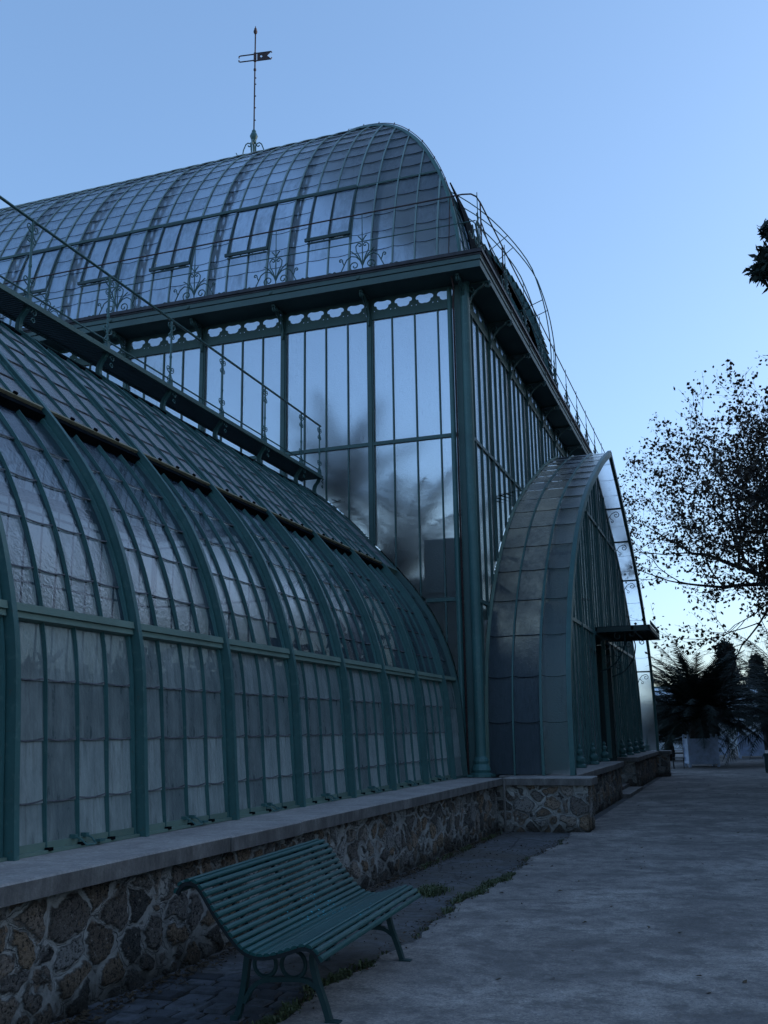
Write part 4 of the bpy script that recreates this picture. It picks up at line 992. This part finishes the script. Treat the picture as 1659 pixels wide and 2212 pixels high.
def palm(name, loc, label, L, n, trunk_h, mat, group='palms at the far end of the path', leaf=.42, tr=.22, nl=26, cat='palm'):
    r_ = thing(name, loc, label, cat, group); x, y, z = loc
    mb = MB(); prof = []
    for i in range(int(trunk_h/.1)+1): prof += [(tr*(1+.12*(i % 2))*(1+.2*math.sin(i*.4)), i*.1)]
    mb.lathe((x,y,z), prof+[(.05, trunk_h+.15)], 10); mb.build('trunk', M['palm_tan'], r_)
    mb = MB()
    for i in range(n):
        f_ = i/n; el = 1.45-1.42*f_+random.uniform(-.1,.1); frond(mb, (x,y,z+trunk_h+.05), i*2.399+random.uniform(-.2,.2), el, L*random.uniform(.85,1.08), .95+.45*f_*random.uniform(.6,1.2), nl, leaf)
    mb.build('crown', mat, r_); return r_
def tub(loc, rz, w=1.25, h=1.25, label='', group='pale wooden palm tubs at the end of the path'):
    r_ = thing('planter_tub', loc, label, 'planter', group); r_.rotation_euler = (0,0,rz)
    def B(mb, name, par=None): 
        o = mb.build(name, M['box_white']); o.parent = par or r_; return o
    a = w/2
    for k in range(4):
        c, s_ = round(math.cos(k*math.pi/2)), round(math.sin(k*math.pi/2)); rot = lambda x, y, z: (x*c-y*s_, x*s_+y*c, z)
        mb = MB(); n_ = 11; pw = (w-.16)/n_
        for i in range(n_):
            x = -a+.08+i*pw; mb.box((x+.004,-a+.03,.12), (x+pw-.004,-a+.06,h-.07))
        mb.v = [rot(*v_) for v_ in mb.v]; pn = B(mb, 'panel')
        mb = MB(); 
        for z in (.14,.42,h-.38,h-.12): mb.box((-a+.06,-a+.0,z), (a-.06,-a+.03,z+.07 if z not in (.14,) else z+.10))
        mb.v = [rot(*v_) for v_ in mb.v]; B(mb, 'rail', pn)
        mb = MB(); mb.box((-a-.02,-a-.02,0), (-a+.08,-a+.08,h+.04)); mb.lathe((-a+.03,-a+.03,h+.04), [(.03,0),(.05,.03),(.045,.07),(.0,.1)], 8); mb.v = [rot(*v_) for v_ in mb.v]; B(mb, 'post')
    mb = MB(); mb.box((-a+.06,-a+.06,h-.2), (a-.06,a-.06,h-.14)); o = mb.build('soil', M['soil']); o.parent = r_; return r_
tub((-1.72,46.6,.024), R(12), label='pale blue-white wooden tub under the large palm at the path end')
tub((.45,58.9,.024), R(3), label='pale wooden tub on the far right in front of the darkest palms')
tub((-1.35,61.2,.024), R(-8), 1.15, 1.2, label='pale wooden tub farthest back, half hidden behind the large palm')
palm('palm_tree', (-1.72,46.6,1.0), 'large dark feathery palm in the tub at the path end', 3.8, 100, 1.0, M['palm'], leaf=.8, tr=.34, nl=40)
palm('palm_tree', (2.7,50.5,0), 'dark feathery palm at the right edge with drooping fronds', 5.2, 90, 1.9, M['palm'], leaf=.8, tr=.3, nl=34)
palm('palm_tree', (-1.4,61.2,1.0), 'dark palm standing behind the large palm tub', 3.6, 70, .9, M['palm'], leaf=.75, nl=34)
palm('palm_tree', (-3.6,55,0), 'dark palm close behind the far corner of the glass porch', 3.4, 60, .9, M['palm'], leaf=.75, nl=34)
palm('palm_tree', (2.3,58.9,1.0), 'dark palm beyond the right edge tub', 3.8, 70, 1.0, M['palm'], leaf=.75, nl=34)
# plants inside the hall, seen through the hammered glass
palm('indoor_palm', (-6.6,20.2,.06), 'tall palm inside the hall, blurred behind the lowest south panes', 3.2, 34, 4.6, M['indoor'], 'palms inside the hall', .75, .2, 22)
palm('indoor_palm', (-8.6,22.3,.06), 'slender palm inside the hall behind the middle south panes', 3.0, 30, 7.0, M['indoor'], 'palms inside the hall', .7, .16, 22)
palm('indoor_palm', (-5.9,24.5,.06), 'broad palm inside the hall near its east side', 3.0, 32, 4.2, M['indoor'], 'palms inside the hall', .7, .2, 22)

# ================================================================== TREES
def undergrowth(x0, x1, y0, y1, h, n, size, seed):
    rs = np.random.default_rng(seed); P_ = rs.random((n,3)); P_[:,0] = x0+(x1-x0)*P_[:,0]; P_[:,1] = y0+(y1-y0)*P_[:,1]
    P_[:,2] = P_[:,2]**.8*np.array([h*(.8+.35*mnoise.noise(Vector((a*.6, b*.6, seed)))) for a, b in P_[:,:2]]); return P_
def leaf_quads(P_, size, jitter=.5, droop=0.0, asp=.6):
    n = len(P_); a = rng.normal(size=(n,3)); a[:,2] -= droop; a /= np.linalg.norm(a,axis=1)[:,None]; b = np.cross(a, rng.normal(size=(n,3))); b /= np.linalg.norm(b,axis=1)[:,None]
    s_ = size*(1+jitter*(rng.random(n)-.5)*2)[:,None]; V_ = np.stack([P_, P_+a*s_*.5+b*s_*asp*.5, P_+a*s_, P_+a*s_*.5-b*s_*asp*.5], 1).reshape(-1,3)
    return V_, [(4*i,4*i+1,4*i+2,4*i+3) for i in range(n)]
def np_obj(name, V_, F_, mat, parent):
    me = bpy.data.meshes.new(name); base_ = world_loc(parent) if parent else Vector((0,0,0)); me.from_pydata((np.asarray(V_)-np.array(base_)).tolist(), [], F_); me.materials.append(mat)
    o = bpy.data.objects.new(name, me); C.objects.link(o); o.parent = parent; return o
def tree(name, loc, label, cat, L0, r0, levels, leaf_n, leaf_size, spread, seed, leafmat, trunk_h, upbias=.25, group=None, nkids=4, lean=None, leafless=False, maxr=None):
    rs = random.Random(seed); r_ = thing(name, loc, label, cat, group); tk = MB(); tips = []
    def grow(p_, d, L, r, lv):
        n_ = 5; pts = [p_]; rad = [r]; q = p_.copy(); dd = d.copy()
        for i in range(n_):
            dd = (dd+Vector((rs.gauss(0,.16), rs.gauss(0,.16), rs.gauss(0,.12)+upbias*.12))).normalized(); q = q+dd*L/n_; pts.append(q.copy()); rad.append(max(.004, r*(1-.62*(i+1)/n_)))
        tk.tube(pts, rad, 6 if lv < 2 else (4 if lv < 3 else 3))
        if lv == levels-1:
            for i in (2, 3, 4): tips.append((pts[i], dd))
        if lv >= levels:
            for i in range(2, n_+1): tips.append((pts[i], dd))
            return
        nk = nkids+(1 if lv == 0 else 0)
        for k in range(nk):
            t_ = .3+.7*(k+rs.random()*.8)/nk; i0 = min(int(t_*n_), n_-1); c = pts[i0].lerp(pts[i0+1], t_*n_-i0)
            ax = dd.cross(Vector((rs.gauss(0,1), rs.gauss(0,1), rs.gauss(0,1)))).normalized(); nd = (Matrix.Rotation(rs.uniform(.45,1.0)*spread, 3, ax) @ dd).normalized()
            if lean is not None and lv < 2: nd = (nd+Vector(lean)*.45).normalized()
            grow(c, nd, L*rs.uniform(.52,.74), rad[i0]*.62, lv+1)
        grow(pts[-1], dd, L*.6, rad[-1], lv+1)
    x, y, z = loc; t0 = Vector((x,y,z)); tk.tube([t0-Vector((0,0,.1)), t0+Vector((.05,0,trunk_h*.5)), t0+Vector((0,.05,trunk_h))], [r0*1.25, r0*1.02, r0*.95], 10)
    for k in range(5):
        a = k*1.256+rs.random()*.5; e = rs.uniform(.35,1.15); d = Vector((math.cos(a)*math.cos(e), math.sin(a)*math.cos(e), math.sin(e)))
        if lean is not None: d = (d+Vector(lean)*.6).normalized()
        grow(t0+Vector((0,0,trunk_h*rs.uniform(.75,1))), d, L0*rs.uniform(.8,1.1), r0*.55, 0)
    tk.build('trunk', M['bark'], r_)
    if not leafless:
        per = max(1, leaf_n//len(tips)); P_ = []
        for p_, d in tips:
            for _ in range(per+(rs.random() < .5)): P_.append((p_.x+rs.gauss(0,.11), p_.y+rs.gauss(0,.11), p_.z+rs.gauss(0,.10)-.03))
        P_ = [q for q in P_ if q[2] > 3.9]
        V_, F_ = leaf_quads(np.array(P_), leaf_size, .5, .5, .8); np_obj('crown', V_, F_, leafmat, r_)
    return r_
tree('plane_tree', (4.4,35,0), 'big autumn tree with sparse brown leaves and bare twigs right of the porch', 'tree', 5.2, .32, 4, 50000, .105, 1.1, 5, M['dry_leaf'], 5.7, .15, nkids=4, lean=(-.45,0,.02))
tree('bare_tree', (-3.4,80,0), 'bare leafless tree behind the dark conifer on the skyline', 'tree', 3.0, .12, 3, 0, .1, .8, 9, M['dry_leaf'], 2.2, .5, leafless=True, nkids=4)
tree('bare_tree', (1.6,78,0), 'bare leafless tree between the two distant conifers', 'tree', 3.2, .12, 3, 0, .1, .8, 12, M['dry_leaf'], 2.4, .5, leafless=True, nkids=4)
def conifer(name, loc, h, r, label, n, size, mat, seed, group=None, z0=.1, tiers=26, boughs=()):
    rs = np.random.default_rng(seed); r_ = thing(name, loc, label, 'conifer', group); x, y, z = loc
    mb = MB(); mb.tube([(x,y,z),(x,y,z+h*.97)], [r*.07, .03], 8); P_ = []
    nb = tiers*7
    for i in range(nb):
        t_ = z0+(1-z0)*i/nb; L = r*(1-t_)**.52*rs.uniform(.65,1.15)+.25; a = i*2.399+rs.uniform(-.3,.3); e = rs.uniform(-.25,.25)
        p0 = np.array([x,y,z+h*t_]); d = np.array([math.cos(a)*math.cos(e), math.sin(a)*math.cos(e), math.sin(e)]); p1 = p0+d*L+np.array([0,0,-.05*L]); mb.tube([tuple(p0), tuple(p1)], [.045, .012], 3)
        k_ = max(4, int(n/nb)); tt = rs.random(k_)**.7; Q = p0+(p1-p0)*tt[:,None]+rs.normal(size=(k_,3))*np.array([.16,.16,.08])*min(L,2.5)*.75*(.4+tt[:,None]*.6); P_.append(Q)
    for tip, rad, k_ in boughs:
        a_ = np.array([x, y, tip[2]+.5]); b_ = np.array(tip); mb.tube([tuple(a_), tuple((a_+b_)/2+np.array([0,0,.15])), tuple(b_)], [.07, .04, .01], 5)
        tt = rs.random(k_)**.5; P_.append(a_+(b_-a_)*(.55+.45*tt[:,None])+rs.normal(size=(k_,3))*rad*(.5+.5*(1-tt[:,None])))
    mb.build('trunk', M['bark'], r_); V_, F_ = leaf_quads(np.concatenate(P_), size, .5, .1, .35); np_obj('crown', V_, F_, mat, r_); return r_
conifer('cedar_tree', (4.3,28,0), 12, 4.6, 'dark dense evergreen filling the right edge above the palms', 60000, .22, M['needle'], 3, None, .36, 16)
conifer('cedar_tree', (5.3,17,0), 18, 4.8, 'tall near evergreen, unseen crown added to shade the path, one dark bough poking in at the upper right edge', 90000, .16, M['needle'], 8, None, .5, 16, (((.98,17.5,9.55),.13,2600), ((1.12,17.6,9.9),.12,1500), ((1.25,17.3,9.15),.10,1200), ((1.2,17.7,10.4),.12,1200)))  # crown out of view, added to shade the path; only bough tips show
conifer('conifer', (-.62,84,0), 8.2, 1.15, 'distant dark pointed conifer above the large palm', 9000, .4, M['needle'], 4, 'conifers on the skyline', .05)
conifer('conifer', (1.7,88,0), 7.4, 1.15, 'smaller distant conifer near the right edge of the skyline', 8000, .3, M['wood_mass'], 5, 'conifers on the skyline', .05)

V_, F_ = leaf_quads(undergrowth(-23.5, -5.3, 18.6, 37.5, 4.0, 26000, .45, 3), .45, .5, .2, .5)  # leaf mass added to keep the lower hall dark behind its panes
o = np_obj('indoor_foliage', V_, F_, M['indoor'], None); tag(o, 'dim green undergrowth added to darken the inside of the hall behind its glass', 'plants', kind='stuff')
# far woods: low mass behind the palms; unseen belts added at right to block sun and sky
def wood(segs, n, size, seed):
    rs = np.random.default_rng(seed); P_ = []; core = MB()
    for (x0, y0, x1, y1, h, dep) in segs:
        L = math.hypot(x1-x0, y1-y0); k = int(n*L*h/3000)+50
        t_ = rs.random(k); hh = np.array([h*(.72+.3*mnoise.noise(Vector((t*L*.13+seed, x0*.1, 0)))+.12*mnoise.noise(Vector((t*L*.6, 3, seed)))) for t in t_])
        zz = rs.random(k)**.7*hh; off = rs.normal(size=k)*dep; nx, ny = -(y1-y0)/L, (x1-x0)/L
        P_.append(np.stack([x0+(x1-x0)*t_+nx*off, y0+(y1-y0)*t_+ny*off, zz], 1))
        m_ = int(L/1.5)+1
        for i in range(m_):
            a, b = i/m_, (i+1)/m_; ha = h*(.60+.3*mnoise.noise(Vector((a*L*.13+seed, x0*.1, 0)))); hb = h*(.60+.3*mnoise.noise(Vector((b*L*.13+seed, x0*.1, 0))))
            core.box((min(x0+(x1-x0)*a, x0+(x1-x0)*b)-abs(nx)*dep*.5, min(y0+(y1-y0)*a, y0+(y1-y0)*b)-abs(ny)*dep*.5, -.1), (max(x0+(x1-x0)*a, x0+(x1-x0)*b)+abs(nx)*dep*.5, max(y0+(y1-y0)*a, y0+(y1-y0)*b)+abs(ny)*dep*.5, ha*.95))
    V_, F_ = leaf_quads(np.concatenate(P_), size, .6, 0, .7); n0 = len(V_); V_ = np.concatenate([V_, np.array(core.v)]); F_ = F_+[tuple(i+n0 for i in f) for f in core.f]
    return V_, F_
V_, F_ = wood([(-60,98,14,98,5.6,2.0), (14,98,29,84,22,2.5), (29,84,42,44,44,3), (42,44,46,-10,24,3), (5.6,14.5,9.0,50,13,.9), (-60,98,-80,40,8,2)], 90000, .55, 2)
o = np_obj('woodland', V_, F_, M['wood_mass'], None); tag(o, 'dark mass of far woodland behind the palms, with unseen belts added at right to block sun and sky', 'woodland', kind='stuff')
# distant white-roofed glasshouse
dgh = thing('glasshouse', (-6.2,84,0), 'distant pale glasshouse roof showing between the porch and the palms', 'greenhouse')
mb = MB(); mb.box((-13,82,0), (1.5,90,1.9)); mb.build('wall', M['white'], dgh)
mb = MB(); Pq = [(82+4-4*math.cos(a), 1.9+3.1*math.sin(a)) for a in np.linspace(0, math.pi, 13)]
for (ya, za), (yb, zb) in zip(Pq[:-1], Pq[1:]): mb.quad((-13,ya,za), (1.5,ya,za), (1.5,yb,zb), (-13,yb,zb))
mb.build('roof', simple('bright_roof_glass', (.62,.68,.72), .25, 1, .15, .05, .8), dgh)
mb = MB()
for (ya, za) in Pq[1:-1]: mb.box((-13,ya-.05,za-.02), (1.5,ya+.05,za+.06))
mb.build('roof_bar', M['paint_old'], dgh)
# green bin at the right edge
bn = thing('litter_bin', (1.0,40.4,.024), 'dark green litter bin cut off by the right edge of the view', 'bin')
mb = MB(); mb.box((.74,40.1,.07), (1.3,40.7,.72)); mb.box((.71,40.07,.62), (1.33,40.73,.70)); mb.build('body', M['bin'], bn)
mb = MB(); mb.box((.76,40.12,0), (.82,40.18,.08)); mb.box((1.22,40.12,0), (1.28,40.18,.08)); mb.box((.76,40.62,0), (.82,40.68,.08)); mb.box((1.22,40.62,0), (1.28,40.68,.08)); mb.build('foot', M['dark'], bn)
# chair legs / low bench silhouettes near the tubs
fb = thing('garden_chair', (-2.75,44.0,.024), 'small dark metal garden chair behind the far porch pier', 'chair')
mb = MB()
for a, b in ((0,0),(.4,0),(0,.4),(.4,.4)): mb.tube([(-2.75+a,44+b,.024), (-2.78+a*1.1,44+b,.45)], .014, 5)
mb.build('leg', M['dark'], fb); mb = MB(); mb.box((-2.78,44,.45), (-2.32,44.42,.475)); mb.build('seat', M['dark'], fb)
mb = MB(); mb.tube([(-2.78,44.42,.47),(-2.78,44.5,.85),(-2.34,44.5,.85),(-2.34,44.42,.47)], .013, 5); mb.box((-2.76,44.47,.62), (-2.36,44.49,.68)); mb.build('backrest', M['dark'], fb)

# ================================================================== BENCH
bench = thing('park_bench', (-2.85,6.72,0), 'dark green slatted park bench with curled back standing against the rubble wall', 'bench')
BP = Profile([(-2.41,.42),(-2.45,.475),(-2.51,.497),(-2.57,.485),(-2.64,.462),(-2.71,.443),(-2.78,.433),(-2.84,.440),(-2.89,.460),(-2.95,.508),(-3.01,.575),(-3.07,.645),(-3.12,.715),(-3.17,.785),(-3.215,.825),(-3.265,.835),(-3.315,.815),(-3.345,.765)], 5)
cx0, yb0, yb1 = -2.85, 5.57, 7.88; TILT = R(3.2)
def bput(mb): 
    """bench is modelled along +Y and turned a little about its middle"""
    ym = (yb0+yb1)/2; out = []
    for x, y, z in mb.v:
        dx, dy = x-cx0, y-ym; out.append((cx0+dx*math.cos(TILT)-dy*math.sin(TILT)-.03, ym+dx*math.sin(TILT)+dy*math.cos(TILT), z))
    mb.v = out; return mb
def slat(mb, s_, w_, th, y0, y1):
    h, z = BP.at(s_); tx, tz_ = BP.tan(s_); nx, nz = tz_, -tx      # outward = up / towards the sitter
    if nz < 0 and s_ < BP.L*.5: nx, nz = -nx, -nz
    P_ = [(-w_/2,0),(-w_/2,th*.55),(-w_*.32,th*.9),(0,th),(w_*.32,th*.9),(w_/2,th*.55),(w_/2,0)]
    vs = []
    for y in (y0, y1):
        for a, b in P_: vs.append((h+tx*a+nx*b, y, z+tz_*a+nz*b))
    m_ = len(P_); fs = [tuple(range(m_)), tuple(range(2*m_-1, m_-1, -1))]+[(i, i+m_, (i+1) % m_+m_, (i+1) % m_) for i in range(m_)]
    mb.add(vs, fs)
Lb = BP.L; s_seat = BP.s[np.argmin(abs(BP.p[:,0]+2.93))]
mb = MB(); n_ = 13
for i in range(n_):
    s_ = .016+(s_seat-.03)*i/(n_-1); slat(mb, s_, .037, .018, yb0+random.uniform(-.004,.004), yb1+random.uniform(-.004,.004))
bput(mb).build('seat', M['bench'], bench)
mb = MB(); n_ = 13
for i in range(n_):
    s_ = s_seat+.03+(Lb-s_seat-.045)*i/(n_-1); slat(mb, s_, .034, .018, yb0+random.uniform(-.004,.004), yb1+random.uniform(-.004,.004))
bput(mb).build('backrest', M['bench'], bench)
mb = MB(); 
for y in (yb0+.02, yb0+.32, (yb0+yb1)/2, yb1-.34, yb1-.02):
    S = np.linspace(.0, Lb, 40); pts = []; nd = []
    for s_ in S: h, z = BP.at(s_); tx, tz_ = BP.tan(s_); pts.append((h,y,z)); nd.append((-tz_,0,tx))
    mb.strip(pts, (0,1,0), .014, nd, .001, .022)
bput(mb).build('bearer', M['dark'], bench)
def bench_leg(y):
    mb = MB()
    def fl(P_, w_=.022, t_=.03): 
        P_ = catmull(P_, 5); pts = [(a,y,b) for a, b in P_]; nd = []
        for i in range(len(P_)):
            d_ = P_[min(i+1, len(P_)-1)]-P_[max(i-1, 0)]; d_ /= np.linalg.norm(d_); nd.append((-d_[1],0,d_[0]))
        mb.strip(pts, (0,1,0), w_, nd, -t_/2, t_/2)
    fl([(-2.56,.44),(-2.575,.36),(-2.55,.25),(-2.50,.12),(-2.47,.03)], .024, .034); fl([(-2.49,.015),(-2.44,.018),(-2.40,.014)], .03, .03)
    fl([(-2.98,.47),(-3.0,.36),(-3.02,.2),(-3.05,.06),(-3.07,.015)], .024, .036); fl([(-3.1,.014),(-3.05,.016)], .03, .028)
    fl([(-2.535,.2),(-2.62,.245),(-2.76,.245),(-2.9,.23),(-2.97,.18),(-3.02,.1)], .02, .028)
    for cx_, cz_, r_ in ((-2.885,.325,.072), (-2.70,.33,.078)):
        mb.tube([(cx_+r_*math.cos(a), y, cz_+r_*math.sin(a)) for a in np.linspace(0, 6.283, 24, endpoint=False)], .014, 6, True)
    fl([(-2.56,.42),(-2.7,.425),(-2.85,.41),(-2.98,.44)], .02, .026)
    return bput(mb)
for y in (yb0+.32, yb1-.34): bench_leg(y).build('leg', M['paint_dark'], bench)
mb = MB()
for _ in range(70):
    s_ = random.uniform(s_seat*.7, Lb*.62) if random.random() < .7 else random.uniform(.1, s_seat); y = random.gauss(6.75,.28); h, z = BP.at(s_); tx, tz_ = BP.tan(s_); nx, nz = tz_, -tx
    r_ = random.uniform(.002,.009)
    mb.add([(h+nx*.0195+tx*r_*math.cos(a), y+r_*random.uniform(.6,1.5)*math.sin(a), z+nz*.0195+tz_*r_*math.cos(a)) for a in np.linspace(0, 6.28, 7, endpoint=False)], [tuple(range(7))])
bput(mb).build('paint_spots', simple('cyan_paint', (.03,.4,.5), .5, 9, .2), bench)
